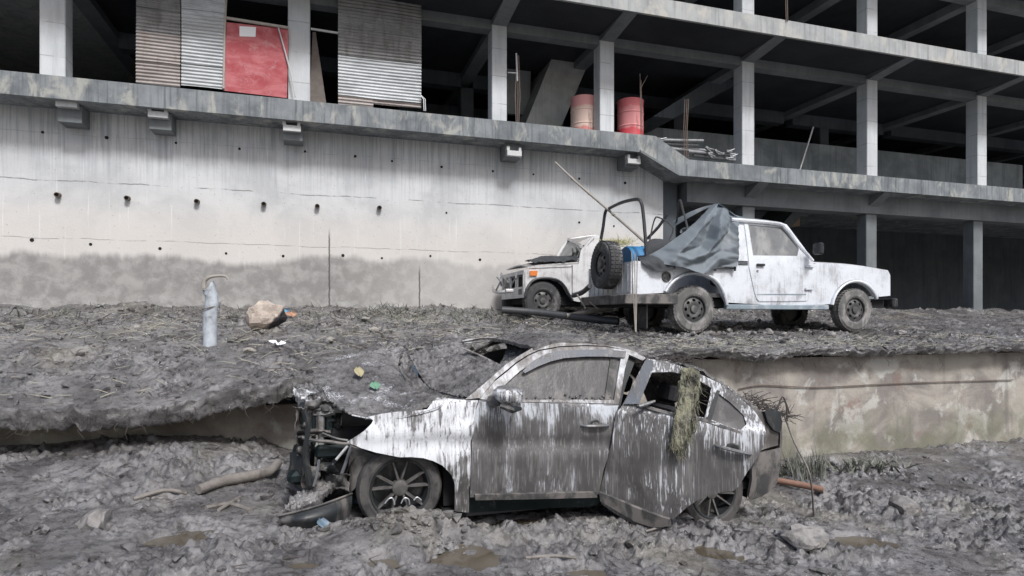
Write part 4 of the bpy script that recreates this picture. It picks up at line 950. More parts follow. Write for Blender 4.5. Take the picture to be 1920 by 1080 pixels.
# bent roof bows
hp = [onY(1214, 505, 7.95), onY(1211, 460, 7.95), onY(1206, 400, 7.97), onY(1201, 377, 7.99), onY(1190, 374, 8.15), onY(1165, 380, 8.6), onY(1142, 391, 9.1), onY(1135, 398, 9.25), onY(1131, 425, 9.28), onY(1126, 455, 9.3), onY(1122, 500, 9.3)]
MB().tube(spline(hp, 4), .026, 8).obj('roof_bow', M['tubing'], J1, True)
MB().tube(spline([onY(1271, 470, 9.2), onY(1268, 430, 9.15), onY(1272, 384, 8.9), onY(1276, 376, 8.8), onY(1281, 396, 8.4), onY(1290, 432, 8.0), onY(1293, 470, 7.95)], 4), .016, 8).obj('roof_bow', M['tubing'], J1, True)
MB().tube(spline([onY(1213, 448, 9.0), onY(1235, 425, 8.9), onY(1250, 402, 8.8)], 4), .024, 8).obj('roof_bow', M['tubing'], J1, True)
MB().tube(spline([onY(1216, 462, 8.9), onY(1226, 415, 8.9), onY(1236, 408, 8.8), onY(1262, 428, 8.6), onY(1248, 460, 8.5)], 4), .012, 6).obj('roof_bow', M['tubing'], J1, True)
# canvas
def fold(a, s, seed): return lambda V: a*ridge(V[..., 0]*s+V[..., 2]*s*.8, V[..., 2]*s*.35-V[..., 0]*s*.3, 2, seed)+a*.5*fbm(V[..., 0]*s*2, V[..., 2]*s*2, 2, seed+4)
net = [[(1334, 385, 8.25), (1340, 382, 8.2), (1346, 382, 8.12), (1356, 387, 8.05), (1368, 396, 8.0), (1384, 412, 7.93)],
       [(1318, 402, 8.05), (1326, 404, 7.92), (1342, 402, 7.98), (1352, 404, 7.86), (1368, 414, 7.93), (1385, 426, 7.82)],
       [(1302, 418, 7.96), (1318, 424, 7.82), (1330, 420, 7.93), (1350, 428, 7.72), (1366, 432, 7.90), (1385, 444, 7.80)],
       [(1284, 434, 7.92), (1304, 444, 7.76), (1322, 446, 7.90), (1346, 452, 7.70), (1354, 450, 7.88), (1385, 462, 7.79)],
       [(1262, 450, 7.90), (1288, 462, 7.72), (1312, 462, 7.86), (1328, 474, 7.74), (1350, 470, 7.84), (1385, 478, 7.80)],
       [(1236, 468, 7.92), (1270, 478, 7.76), (1296, 486, 7.70), (1320, 490, 7.80), (1346, 486, 7.76), (1384, 490, 7.82)],
       [(1204, 486, 7.96), (1248, 496, 7.80), (1284, 502, 7.74), (1318, 514, 7.72), (1350, 500, 7.83), (1381, 500, 7.79)]]
def crease(net, k):
    g = np.array([[tuple(onY(p[0], p[1], 7.84+(p[2]-7.84)*1.45)) for p in r] for r in net]); a, b = g.shape[:2]
    iu = np.linspace(0, a-1, (a-1)*k+1); iv = np.linspace(0, b-1, (b-1)*k+1); i0 = np.minimum(iu.astype(int), a-2); j0 = np.minimum(iv.astype(int), b-2)
    u = (iu-i0)[:, None, None]; v = (iv-j0)[None, :, None]; q = lambda di, dj: g[i0+di][:, j0+dj]
    lin = np.where(u+v <= 1, q(0, 0)+u*(q(1, 0)-q(0, 0))+v*(q(0, 1)-q(0, 0)), q(1, 1)+(1-u)*(q(0, 1)-q(1, 1))+(1-v)*(q(1, 0)-q(1, 1)))
    lin[..., 1] += .03*fbm(lin[..., 0]*7, lin[..., 2]*7, 3, 128)-.035*np.abs(fbm(lin[..., 0]*6+lin[..., 2]*5, lin[..., 2]*5-lin[..., 0]*3, 2, 129))
    for _ in range(1): lin[1:-1, 1:-1] = (lin[1:-1, 1:-1]*2+lin[:-2, 1:-1]+lin[2:, 1:-1]+lin[1:-1, :-2]+lin[1:-1, 2:])/6
    n, m = lin.shape[:2]; V = lin.reshape(-1, 3); f = [(i*m+j, (i+1)*m+j, (i+1)*m+j+1, i*m+j+1) for i in range(n-1) for j in range(m-1)]
    N0 = len(V); V = np.concatenate([V, V+np.array([0, .008, 0])]); return V, f+[tuple(x+N0 for x in t[::-1]) for t in f]
V_, f_ = crease(net, 10); cv = obj('canvas', V_, f_, M['tarp'], J1, True, 60)
tr2 = [[onY(1262, 414, 9.15), onY(1290, 399, 8.95), onY(1318, 388, 8.8), onY(1340, 383, 8.6)], [onY(1266, 424, 9.1), onY(1292, 408, 8.85), onY(1322, 392, 8.6), onY(1344, 384, 8.3)]]
patch('canvas_strip', tr2, 24, 6, M['tarp'], J1, None, .006)
tr3 = [[onY(1196, 484, 8.2), onY(1225, 478, 8.1), onY(1262, 486, 8.0)], [onY(1200, 489, 7.9), onY(1230, 487, 7.84), onY(1266, 496, 7.82)], [onY(1206, 496, 7.82), onY(1230, 508, 7.8), onY(1262, 506, 7.8)]]
patch('canvas_flap', tr3, 24, 18, M['canvas_dark'], J1, fold(.03, 5, 123), .008, up=(0, -1, 0))
tr4 = [[onY(1346, 384, 8.15), onY(1375, 404, 8.0), onY(1392, 412, 7.95)], [onY(1344, 384, 8.9), onY(1374, 403, 8.9), onY(1392, 410, 8.9)], [onY(1342, 390, 9.3), onY(1370, 405, 9.3), onY(1390, 410, 9.3)]]
patch('canvas_strip', tr4, 12, 12, M['tarp'], J1, fold(.02, 5, 125), .008)
MB().tube([onY(1330, 503, 7.82), onY(1380, 503, 7.82)], .012, 6).obj('canvas_rail', M['tubing'], J1, True)
for px in (1341, 1378): MB().tube([onY(px, 498, 7.80), onY(px, 508, 7.80)], .018, 8).obj('canvas_peg', M['trim'], J1, True)
sb = [[onY(1212, 455, 8.1), onY(1225, 448, 8.1), onY(1262, 452, 8.1)], [onY(1213, 470, 8.08), onY(1230, 468, 8.06), onY(1255, 470, 8.06)], [onY(1214, 490, 8.1), onY(1230, 490, 8.1), onY(1245, 490, 8.1)]]
patch('seat_cover', sb, 12, 10, M['canvas_dark'], J1, fold(.02, 5, 127), .03, up=(0, -1, 0))
# loads in the jeep
bd = MB().lathe([(-.42, 0), (-.42, .20), (-.40, .215), (-.15, .22), (-.14, .228), (-.12, .22), (.12, .22), (.14, .228), (.15, .22), (.40, .215), (.42, .2), (.42, 0)], (TX+.56, 8.35, 2.36), (1, .05, 0), 28).obj('blue_drum', M['blue'], None, True, 30)
tag(recentre(bd), 'blue plastic drum lying in the back of the jeep', 'drum')
hv = MB()
for k in range(260):
    p = onY(random.uniform(1138, 1182), 456, 8.7)+Vector((0, random.uniform(-.2, .2), random.uniform(-.05, .02))); d = Vector((random.uniform(-1, 1), random.uniform(-1, 1), random.uniform(.1, 1.3))).normalized()*random.uniform(.05, .16); s_ = Vector((.004, .002, 0))
    hv.add([p-s_, p+s_, p+d*.6+s_*.6+Vector((0, 0, .01)), p+d, p+d*.6-s_*.6], [(0, 1, 2, 4), (4, 2, 3)])
hy = hv.obj('straw_heap', M['hay']); kind(recentre(hy), 'stuff', 'yellow straw heaped beside the blue drum', 'straw')
pl = MB().tube(spline([onY(1041, 304, 9.9), onY(1085, 346, 9.5), onY(1140, 393, 9.1), onY(1204, 449, 8.55), onY(1216, 462, 8.45)], 4), [.016+.012*k/16 for k in range(17)], 8).obj('leaning_pole', M['bamboo'], None, True)
tag(recentre(pl), 'long bamboo pole slanting up out of the jeep against the wall', 'pole')
kn = MB()
for px, py, Y in ((1073, 335, 9.62), (1105, 363, 9.38), (1150, 402, 9.0)):
    c = onY(px, py, Y); d = (onY(1204, 449, 8.55)-onY(1041, 304, 9.9)).normalized(); MB().tube([c-d*.02, c+d*.02], .028, 8).obj('bamboo_node', M['bamboo'], pl, True)

# ---- far jeep, nose to the left
KY, KM = 10.42, 11.16
J2 = thing('roofless_jeep', 'white off-road jeep with smashed nose and no roof, facing left by the wall', 'jeep', (4.9, KM, 1.40))
def k_off(s, z): return -.05*max(0, z-2.1)**2
KS = ((0, KY), (1, 0), k_off); kv = lambda a, b: solve(a, b, (0, KY), (1, 0), k_off)
kb = [kv(986, 560), kv(985, 535), kv(985, 508), kv(990, 503), kv(1020, 500), kv(1060, 497), kv(1085, 495), kv(1089, 470), kv(1108, 446), kv(1118, 440), kv(1124, 442), kv(1118, 470)]
kb += [(5.6, 2.58), (7.3, 2.55), (7.4, 2.0), (5.7, 1.86), kv(1085, 566), kv(1072, 563), kv(1063, 550), kv(1056, 537), kv(1046, 528), kv(1030, 524), kv(1012, 524), kv(998, 529), kv(990, 542)]
panel_sz('body_side', [kb], KS, M['jeep_old'], J2, .12, .03)
kbf = [kv(986, 560), kv(985, 508), kv(1020, 500), kv(1085, 495), (5.0, 2.5), (7.3, 2.5), (7.4, 2.0), (5.7, 1.86), kv(1085, 566), kv(1056, 537), kv(1030, 524), kv(998, 529)]
panel_sz('far_body_side', [kbf], KS, M['jeep_old'], J2, .2, .03, None, KM)
panel('wing_seam', [[(992, 503), (1072, 499.5), (1072, 501), (992, 504.5)]], KS, M['trim_mud'], J2, .2, .004, None, None, .004)
panel('door_seam', [[(1072, 497), (1073.5, 497), (1073.5, 562), (1072, 562)]], KS, M['trim_mud'], J2, .2, .004, None, None, .004)
MB().tube(spline([(x, KY-.02, z) for x, z in [kv(984, 556), kv(988, 540), kv(998, 527), kv(1012, 522), kv(1030, 522), kv(1046, 526), kv(1057, 536), kv(1065, 550), kv(1073, 564)]], 3), .035, 8, True, .7).obj('arch_flare', M['tubing'], J2, True)
panel('indicator', [[(993, 508), (1007, 508), (1006, 517), (993, 517)]], KS, M['amber'], J2, .2, .03, None, None, .03)
NX = kv(985, 530)[0]; FY = 2*KM-KY
zt = kv(985, 506)[1]; zb_ = kv(985, 562)[1]
# broken grille frame: open sockets with engine behind
gp = MB().box(NX-.02, NX+.02, KY+.03, FY-.03, zt-.07, zt).obj('nose_panel', M['jeep_old'], J2)
MB().box(NX-.02, NX+.02, KY+.03, FY-.03, zb_+.04, zb_+.24).obj('nose_panel', M['jeep_old'], J2)
for y in (KY+.06, KY+.50, FY-.55, FY-.08): MB().box(NX-.025, NX+.02, y-.025, y+.025, zb_+.24, zt-.07).obj('nose_bar', M['jeep_old'], J2)
MB().box(NX-.024, NX-.02, KY+.14, KY+.34, zb_+.10, zb_+.20).obj('number_recess', M['trim'], J2)
for y in (KY+.27, FY-.3): MB().lathe([(0, .10), (.04, .09), (.03, .05), (.0, .0)], (NX+.1, y, zt-.2), (-1, 0, 0), 16).obj('headlight', M['steel'], J2, True)
MB().box(NX+.12, NX+.9, KY+.15, FY-.15, 1.75, zt-.08).obj('engine', M['black'], J2)
cr = MB()
MB().tube(spline([onY(925, 538, 11.6), onY(926, 545, 11.3), onY(938, 548, 10.6), onY(960, 545, 10.35), onY(948, 545, 10.3)], 4), .035, 8).obj('bent_bumper', M['jeep_old'], J2, True)
for a, b, c, d in ((940, 512, 930, 545), (945, 520, 955, 540), (932, 520, 940, 536), (968, 512, 960, 532)): MB().tube([onY(a, b, 10.7), onY((a+c)/2+3, (b+d)/2, 10.5), onY(c, d, 10.6)], .016, 6).obj('torn_bracket', M['steel'], J2, True)
hb = [[onY(988, 500, 10.45), onY(1030, 495, 10.45), onY(1086, 491, 10.45)], [onY(975, 497, 10.9), onY(1010, 491, 10.9), onY(1076, 487, 10.9)], [onY(962, 500, 11.3), onY(1000, 495, 11.3), onY(1062, 489, 11.4)], [onY(950, 505, 11.8), onY(990, 499, 11.8), onY(1040, 490, 11.85)]]
patch('bonnet', hb, 16, 16, M['jeep_old'], J2, None, .02)
ct = [[onY(1000, 494, 10.5), onY(1040, 494, 10.44), onY(1084, 488, 10.44)], [onY(990, 490, 10.9), onY(1030, 485, 10.8), onY(1080, 484, 10.7)], [onY(985, 492, 11.3), onY(1020, 484, 11.2), onY(1056, 484, 11.2)]]
patch('torn_sheet', ct, 26, 18, M['canvas_dark'], J2, fold(.035, 5, 131), .01)
for pts in (((1042, 488, 11.75), (1054, 466, 11.75), (1066, 449, 11.75)), ((1066, 449, 11.75), (1082, 456, 11.1), (1090, 462, 10.6)), ((1086, 490, 10.5), (1098, 462, 10.48), (1112, 445, 10.46)), ((1066, 449, 11.75), (1100, 444, 11.75), (1116, 442, 11.7))):
    MB().tube([onY(*p) for p in pts], .035, 8).obj('screen_frame', M['jeep_old'], J2, True)
patch('windscreen', [[onY(1046, 486, 11.7), onY(1066, 452, 11.7)], [onY(1062, 488, 11.1), onY(1080, 458, 11.1)], [onY(1078, 489, 10.7), onY(1090, 465, 10.6)]], 8, 8, M['jglass'], J2, None, .006, up=(-1, 0, 0))
patch('roof_remnant', [[onY(1066, 448, 11.75), onY(1104, 443, 11.75)], [onY(1082, 455, 11.2), onY(1106, 445, 11.2)]], 6, 6, M['jeep_old'], J2, None, .02)
for k in range(5):
    a = 1070+k*7; MB().tube([onY(a, 488-k*2, 10.7), onY(a+6, 474-k*3, 10.65), onY(a+3, 466-k*2, 10.7)], [.012, .03, .012], 6).obj('dash_debris', M['trim'], J2, True)
MB().box(NX+.2, 7.2, KY+.1, FY-.1, 1.72, 1.9).obj('chassis', M['black'], J2)
MB().box(NX+1.3, NX+1.36, KY+.05, FY-.05, 1.9, 2.5).obj('bulkhead', M['trim'], J2)
for x, y, s_ in ((kv(1018, 560)[0], KY+.08, -1), (kv(1018, 560)[0], FY-.08, 1), (6.4, KY+.08, -1), (6.4, FY-.08, 1)):
    steel_wheel(J2, (x, y, 1.80), (0, s_, 0), .345, .10, 'tyre', 6, .19)
# poles lying in front of it
def pole(name, pts, r, m, label, cat='pole', group=None):
    o = MB().tube(spline(pts, 4), r, 10).obj(name, M[m], None, True); recentre(o); tag(o, label, cat, group); return o
pole('fallen_pipe', [onY(941, 581, 9.8), onY(1010, 586, 9.6), onY(1090, 596, 9.2), onY(1160, 603, 8.8)], .062, 'tubing', 'thick dark pipe lying on the mud below the smashed jeep', 'pipe')
pole('fallen_pole', [onY(1062, 592, 9.3), onY(1110, 584, 9.3), onY(1148, 578, 9.3)], .038, 'bamboo', 'grey wooden pole propped across the thick dark pipe')
pole('fallen_pole', [onY(1075, 554, 9.2), onY(1092, 548, 8.9), onY(1106, 536, 8.6)], .04, 'tubing', 'short dark stub of pole beside the spare wheel')
for pts, l in ((((1082, 552), (1098, 578)), 'thin broken stick leaning under the jeep tail'), (((1106, 566), (1122, 580)), 'short pale stick lying behind the jeep bumper')):
    pole('stick', [onY(a, b, 8.9) for a, b in pts], .012, 'bamboo', l, 'stick')
for k, (dx, l) in enumerate(((-6, 'leftmost of three tall dry reeds standing before the jeep tail'), (0, 'middle one of three tall dry reeds standing before the jeep tail'), (5, 'rightmost of three tall dry reeds standing before the jeep tail'))):
    pole('dry_reed', [onY(1192+dx*.15, 622, 7.4), onY(1191+dx*.5, 560, 7.4), onY(1190+dx, 470+k*6, 7.4)], .007, 'bamboo', l, 'reed', 'reeds in front of the jeep tail')
# ================================================================ things lying about
def march(px, py, fn, t0, t1):
    d = ray(px, py); t = t0; dt = .02; prev = None
    while t < t1:
        p = d*t; h = float(fn(np.array(p.x), np.array(p.y))); g = EYE+p.z-h
        if g <= 0: return Vector((p.x, p.y, h))
        t += max(.01, min(.2, g*.8))
    p = d*t1; return Vector((p.x, p.y, EYE+p.z))
def onG(px, py): return march(px, py, ground_h, 2.0, 9.0)
def onT(px, py):
    d = ray(px, py); return march(px, py, terr_h, 6.15/d.y, 12.2/d.y)
gz = lambda x, y: float(ground_h(np.array(x), np.array(y)))
tz = lambda x, y: float(terr_h(np.array(x), np.array(y)))

# drums on the slab
def m_drum(name, a, b, c, z1, z2):
    n = NT(name); p = n.pos(); z = n.math('ADD', n.xyz(p)[2], n.math('MULTIPLY', n.noise(p, 4, 5, .6), .25))
    col = n.mix(n.ramp(z, z1, z1+.06), a, b); col = n.mix(n.ramp(z, z2, z2+.05), col, c)
    col = n.mix(n.ramp(n.noise(n.pos((8, 8, 1)), 1.5, 6, .7), .58, .68, 0, .7), col, (.16, .09, .06)); return n.end(col, .55)
md1 = m_drum('faded_red_drum', (.55, .20, .17), (.74, .55, .47), (.70, .33, .32), .30, .75)
md2 = m_drum('pink_red_drum', (.58, .06, .08), (.72, .28, .28), (.68, .18, .19), .33, .80)
for px, Y, m, l in ((1094.5, 12.35, md1, 'faded red and cream steel drum left of the concrete column'), (1182, 12.2, md2, 'pinkish red steel drum right of the concrete column')):
    x = XY(px, Y); t = thing('steel_drum', l, 'drum', (x, Y, 5.395), 'steel drums on the slab')
    r = .285; pr_ = [(0, 0), (0, r), (.02, r+.008), (.04, r), (.27, r), (.29, r+.012), (.31, r), (.57, r), (.59, r+.012), (.61, r), (.84, r), (.86, r+.01), (.88, r+.006), (.875, r-.01), (.862, r-.015), (.862, 0)]
    MB().lathe(pr_, (x, Y, 5.395), (0, 0, 1), 32).obj('barrel', m, t, True, 30)
    MB().lathe([(0, .03), (.015, .03), (.015, 0)], (x-.15, Y, 5.395+.862), (0, 0, 1), 12).obj('bung', M['rebar'], t, True)
# stacked scaffold tubes at the step of the slab
st_pts = [((1228, 262), (1318, 264)), ((1230, 268), (1308, 272)), ((1238, 272), (1330, 283)), ((1246, 277), (1340, 288)), ((1254, 282), (1372, 296)), ((1260, 287), (1376, 300)), ((1290, 284), (1378, 290)), ((1300, 290), (1378, 300))]
for k, (a, b) in enumerate(st_pts):
    Y = 11.72+.07*(k % 3); A_, B_ = onY(*a, Y), onY(*b, Y+.05)
    for q in (A_, B_): q.z = max(q.z, (5.40 if q.x < 6.75 else 4.965) if k > 3 else q.z)
    o = MB().tube([A_, A_.lerp(B_, .5)+Vector((0, 0, -.006)), B_], .036, 10).obj('scaffold_tube', M['steel'], None, True); tag(recentre(o), ('topmost', 'second highest', 'third', 'fourth', 'fifth', 'sixth', 'short seventh', 'lowest short')[k]+' grey scaffold tube from the top of the pile on the slab', 'tube', 'scaffold tubes piled on the slab')
for k, (px, py) in enumerate(((1240, 262), (1328, 280), (1345, 286), (1368, 284), (1374, 294), (1366, 298), (1332, 292))):
    p = onY(px, py, 11.68); Mx = Matrix.Translation(p) @ Matrix.Rotation(random.uniform(-.7, .7), 4, 'Y')
    o = MB().box(-.09, .06, -.03, .03, -.03, .03, Mx, .008).tube([Mx @ Vector((-.03, -.03, 0)), Mx @ Vector((.10, -.04, .05))], .014, 8).obj('scaffold_clamp', M['steel']); tag(recentre(o), ('leftmost steel clamp, alone at the left end of the tube pile', 'steel clamp in the middle of the tube pile, upper of two', 'steel clamp on the tube pile, halfway along its right half', 'highest steel clamp at the right end of the tube pile', 'rightmost steel clamp of the tube pile by the column', 'lowest steel clamp at the right end of the tube pile', 'steel clamp in the middle of the tube pile, lower of two')[k], 'clamp', 'scaffold clamps on the tube pile')

# rocks and stones
def ico(sub):
    bm = bmesh.new(); bmesh.ops.create_icosphere(bm, subdivisions=sub, radius=1); bm.verts.ensure_lookup_table()
    v = np.array([tuple(x.co) for x in bm.verts]); f = [tuple(q.index for q in fc.verts) for fc in bm.faces]; bm.free(); return v, f
def rockmesh(seed, sub=3, rough=.22, cuts=7):
    v, f = ico(sub); rs = np.random.RandomState(seed); v = v.copy()
    for _ in range(cuts):                                          # broken faces
        d = rs.normal(size=3); d /= np.linalg.norm(d); h = rs.uniform(.55, .85); q = v@d; m = q > h; v[m] -= np.outer(q[m]-h, d)
    v *= 1+rough*(fbm(v[:, 0]*2+seed, v[:, 1]*2+v[:, 2]*1.7, 3, seed)[:, None])
    return v, f
def rock(name, C, size, seed, mat, label, cat='rock', group=None, rot=0, sub=3, smooth=False):
    v, f = rockmesh(seed, sub, .3, 14); c, s = math.cos(rot), math.sin(rot); v = v*np.array(size); v = np.stack([v[:, 0]*c-v[:, 1]*s, v[:, 0]*s+v[:, 1]*c, v[:, 2]], 1)+np.array(C)
    o = obj(name, v, f, mat, None, True, 14); recentre(o); return tag(o, label, cat, group)
def m_rock(name, a, b, c):
    n = NT(name); p = n.pos(); x = n.xyz(p)
    q = n.math('ADD', n.math('SUBTRACT', x[0], n.math('MULTIPLY', x[2], .75)), n.math('MULTIPLY', n.noise(p, 6, 5, .6), .16))
    col = n.mix(n.ramp(n.noise(p, 11, 6, .7), .35, .65), a, b); col = n.mix(n.ramp(q, c, c+.05), col, (.03, .027, .03)) if c is not None else col
    n.bump(n.noise(p, 18, 6, .7), .6, .03); return n.end(col, .7)
mr1 = m_rock('pinkish_boulder', (.55, .47, .40), (.36, .30, .26), .02)
mr2 = m_rock('grey_stone', (.30, .285, .27), (.17, .16, .155), None)
mr3 = m_rock('muddy_flat_stone', (.36, .34, .30), (.24, .225, .205), None)
p = onT(500, 620); rock('boulder', (p.x, p.y+.1, p.z+.17), (.26, .20, .24), 5, mr1, 'pinkish boulder with a dark wet side on the muddy terrace', rot=.3)
p = onG(1508, 1022); rock('flat_stone', (p.x+.03, p.y+.05, p.z+.02), (.19, .17, .10), 9, mr2, 'flat pale stone with dark underside at the lower right', rot=.4)
p = onG(1700, 960); rock('flat_stone', (p.x, p.y, p.z+.03), (.22, .16, .12), 14, mr2, 'grey stone half sunk in mud right of the wreck', rot=1)
p = onG(180, 985); rock('flat_stone', (p.x, p.y, p.z+.02), (.17, .13, .10), 15, mr2, 'grey stone half sunk in mud at the far left', rot=2)
for k, (px, py, s_) in enumerate(((1178, 622, .09), (1235, 632, .06), (1338, 617, .10), (1352, 612, .09), (1368, 622, .06), (1400, 612, .09), (1442, 626, .10), (1470, 630, .07), (1424, 604, .06), (1526, 612, .12), (1500, 622, .06), (1300, 628, .06), (1560, 632, .09), (1610, 640, .07), (1690, 628, .1))):
    p = onT(px, py); rock('stone', (p.x, p.y, p.z+s_*.3), (s_, s_*.8, s_*.6), 20+k, mr2, 'small grey stone '+('left of the reeds below the jeep tail', 'between reeds and jeep rear wheel', 'touching the jeep rear wheel on its right', 'second to the right of the jeep rear wheel', 'third to the right of the jeep rear wheel', 'under the jeep door, left one', 'under the jeep door at the very edge', 'at the edge right below the door handle line', 'deep in the shade under the jeep door', 'larger, before the jeep front wheel', 'left of the larger stone before the front wheel', 'just below the jeep rear wheel', 'at the edge below the jeep front wheel', 'at the edge past the jeep front wheel', 'rightmost, past the jeep nose')[k], 'stone', 'stones along the terrace edge', k*1.3, 2)
for k, (px, py, s_) in enumerate(((686, 600, .09), (742, 608, .06), (620, 640, .07), (700, 622, .09), (470, 660, .08))):
    p = onT(px, py); rock('stone', (p.x, p.y, p.z+s_*.2), (s_*1.2, s_, s_*.5), 50+k, mr3, 'small pale stone '+('nearest the tall wall in the terrace mud', 'rightmost in the mud below the tall wall', 'midway between boulder and wreck', 'below the wall crack on the terrace', 'between the stump and the boulder, nearest the lip')[k], 'stone', 'stones in the mud below the wall', k*1.1, 2)

# whitewashed stump at the left
M['bark'] = mat_plain('peeling_white_bark', (.48, .52, .56), .8, 0, .5, 12, (.10, .095, .095), .54)
p = onT(394, 645); wp = thing('broken_post', 'short whitewashed stump with flaking paint on the terrace', 'post', (p.x, p.y, p.z-.05))
tk = MB().tube(spline([p+Vector((0, 0, -.08)), p+Vector((0, 0, .25)), p+Vector((.02, 0, .52)), p+Vector((-.02, 0, .66))], 10), [(.082-.014*k/30)*(1+.03*math.sin(k*.9)*math.sin(k*.37)) for k in range(31)], 20)
tk.v = [(x+.016*float(fbm(np.array(x*9+z*3), np.array(y*9+z*5), 2, 7)), y+.016*float(fbm(np.array(y*9+z*4), np.array(x*9-z*3), 2, 8)), z+(.05*math.sin(x*40) if z > p.z+.6 else 0)) for x, y, z in tk.v]
tk.obj('trunk', M['bark'], wp, True)
MB().tube(spline([p+Vector((-.06, -.04, .64)), p+Vector((-.05, -.04, .73)), p+Vector((.02, -.06, .78)), p+Vector((.16, -.08, .79)), p+Vector((.20, -.08, .75))], 5), [.028-.018*k/20 for k in range(21)], 8).obj('branch', M['bamboo'], wp, True)
MB().tube([p+Vector((.085*math.cos(q), .085*math.sin(q), .42+.02*math.cos(q))) for q in [2*math.pi*k/16 for k in range(17)]], .006, 6).obj('wire_band', M['rebar'], wp, True)

# branches and poles in the mud
M['log'] = mat_plain('muddy_branch', (.24, .22, .20), .8, 0, .5, 12, (.09, .08, .075), .5, bump=.6)
def onGl(pts, lift): return [onG(a, b)+Vector((0, 0, lift)) for a, b in pts]
q = onGl(((372, 930), (420, 912), (465, 905), (505, 898), (522, 890)), .045); q[-1].z += .06; q[-2].z += .02
o = MB().tube(spline(q, 5), [.022+.022*math.sin(math.pi*(.2+.6*k/20)) for k in range(21)], 10).obj('fallen_branch', M['log'], None, True); tag(recentre(o), 'thick crooked branch lying in the mud left of the wreck', 'branch')
for pts, r, l in ((((386, 955), (430, 948), (470, 960)), .016, 'dark thin branch pressed into mud below the crooked branch'), (((410, 960), (450, 935)), .014, 'short dark stick crossing the thin branch'), (((1425, 975), (1470, 945)), .007, 'thin bare twig standing by the rear bumper'), (((985, 1050), (1040, 1046), (1080, 1054)), .010, 'dark twig half buried in the foreground mud'), (((1255, 985), (1210, 1000)), .008, 'slim twig beside the hanging door sill'), (((250, 940), (310, 925), (350, 930)), .015, 'bent dark branch on the mud further left')):
    o = MB().tube(spline(onGl(pts, r*.6), 4), r, 7).obj('twig', M['log'], None, True); tag(recentre(o), l, 'twig')
a, b = onG(1442, 905), onG(1545, 925)
pole('broken_pole', [a+Vector((0, 0, .035)), a.lerp(b, .5)+Vector((0, 0, .04)), b+Vector((0, 0, .03))], .034, 'bamboo_red', 'red-brown wooden pole lying behind the rear bumper')
pole('thin_stalk', [onY(1468, 772, 4.8), onY(1490, 830, 4.6), onY(1518, 890, 4.4), onG(1526, 968)], .009, 'log', 'bare bent stalk leaning on the back of the wreck', 'stalk')
o = MB().tube(spline([(XY(1385, 6.46), 6.46, onY(1385, 729, 6.46).z), (XY(1432, 6.46), 6.46, onY(1432, 722, 6.46).z), (XY(1534, 6.46), 6.46, onY(1534, 726, 6.46).z), (XY(1700, 6.46), 6.46, onY(1700, 718, 6.46).z), (XY(1900, 6.46), 6.46, onY(1900, 712, 6.46).z)], 6), .007, 6).obj('cable', M['rebar'], None, True); tag(recentre(o), 'rusty cable running along the low retaining wall', 'cable')

# broken bumper in front of the wheel
bb = thing('broken_bumper', 'torn black bumper piece heaped with mud in front of the wheel', 'bumper', tuple(onG(590, 985)))
Yb = onG(590, 985).y
rows = [[onY(522, 968, Yb+.0), onY(565, 958, Yb-.06), onY(612, 944, Yb-.02), onY(660, 926, Yb+.1)], [onY(524, 978, Yb-.04), onY(566, 976, Yb-.12), onY(614, 966, Yb-.08), onY(660, 944, Yb+.06)], [onY(530, 986, Yb-.02), onY(570, 992, Yb-.06), onY(616, 988, Yb-.04), onY(656, 968, Yb+.06)]]
patch('bumper_skin', rows, 20, 8, M['trim'], bb, None, .012, up=(0, -1, 0))
MB().tube(spline([p_+Vector((0, -.01, .006)) for p_ in rows[0]], 4), .008, 6).obj('bumper_edge', M['trim_mud'], bb, True)
rows = [[onY(530, 962, Yb+.02), onY(560, 952, Yb), onY(600, 940, Yb+.02)], [onY(556, 930, Yb+.18), onY(590, 916, Yb+.16), onY(630, 912, Yb+.16)], [onY(600, 900, Yb+.34), onY(632, 888, Yb+.32), onY(664, 892, Yb+.3)], [onY(622, 895, Yb+.5), onY(640, 890, Yb+.5), onY(662, 898, Yb+.5)]]
patch('mud_crust', rows, 46, 50, M['carmud'], bb, lump(.05, 9, 141), .04)
MB().tube(spline([onY(608, 965, Yb+.06), onY(625, 968, Yb+.02), onY(648, 958, Yb+.06)], 4), .014, 6).obj('bumper_strip', M['visor'], bb, True)
M['bluebit'] = mat_plain('blue_plastic_sheet', (.15, .21, .27), .4, 0, .3, 9, (.2, .195, .19), .5)
def scrap(name, C, s, mat, label, cat, tilt=(.3, .2, 0)):
    Mx = Matrix.Translation(C) @ Matrix.Rotation(tilt[2], 4, 'Z') @ Matrix.Rotation(tilt[0], 4, 'X') @ Matrix.Rotation(tilt[1], 4, 'Y')
    n_ = 6; rows = [[Mx @ Vector(((i/3-.5)*s[0]*(1-.72*abs(j-1)), (j/2-.5)*s[1], .09*s[0]*math.sin(i*1.9+j))) for i in range(4)] for j in range(3)]
    v, f = patch('', rows, 10, 8, None, None, None, .002, raw=True); o = obj(name, v, f, mat, None, True, 60); return tag(recentre(o), label, cat)
scrap('plastic_scrap', onG(605, 990)+Vector((0, 0, .03)), (.10, .07), M['bluebit'], 'bluish plastic scrap in the mud below the torn bumper', 'scrap', (.8, .3, .4))
scrap('leaf', onY(703, 731, 4.92)+Vector((0, 0, .035)), (.085, .085), mat_plain('green_leaf', (.15, .30, .20), .6, 0, .3, 10), 'green leaf lying on the muddy bonnet', 'leaf', (.6, -.1, .2))
scrap('leaf', onY(673, 706, 5.15)+Vector((0, 0, .04)), (.085, .10), mat_plain('yellow_leaf', (.38, .34, .20), .7, 0, .3, 10), 'yellowed leaf lying on the muddy bonnet', 'leaf', (.75, .1, .2))
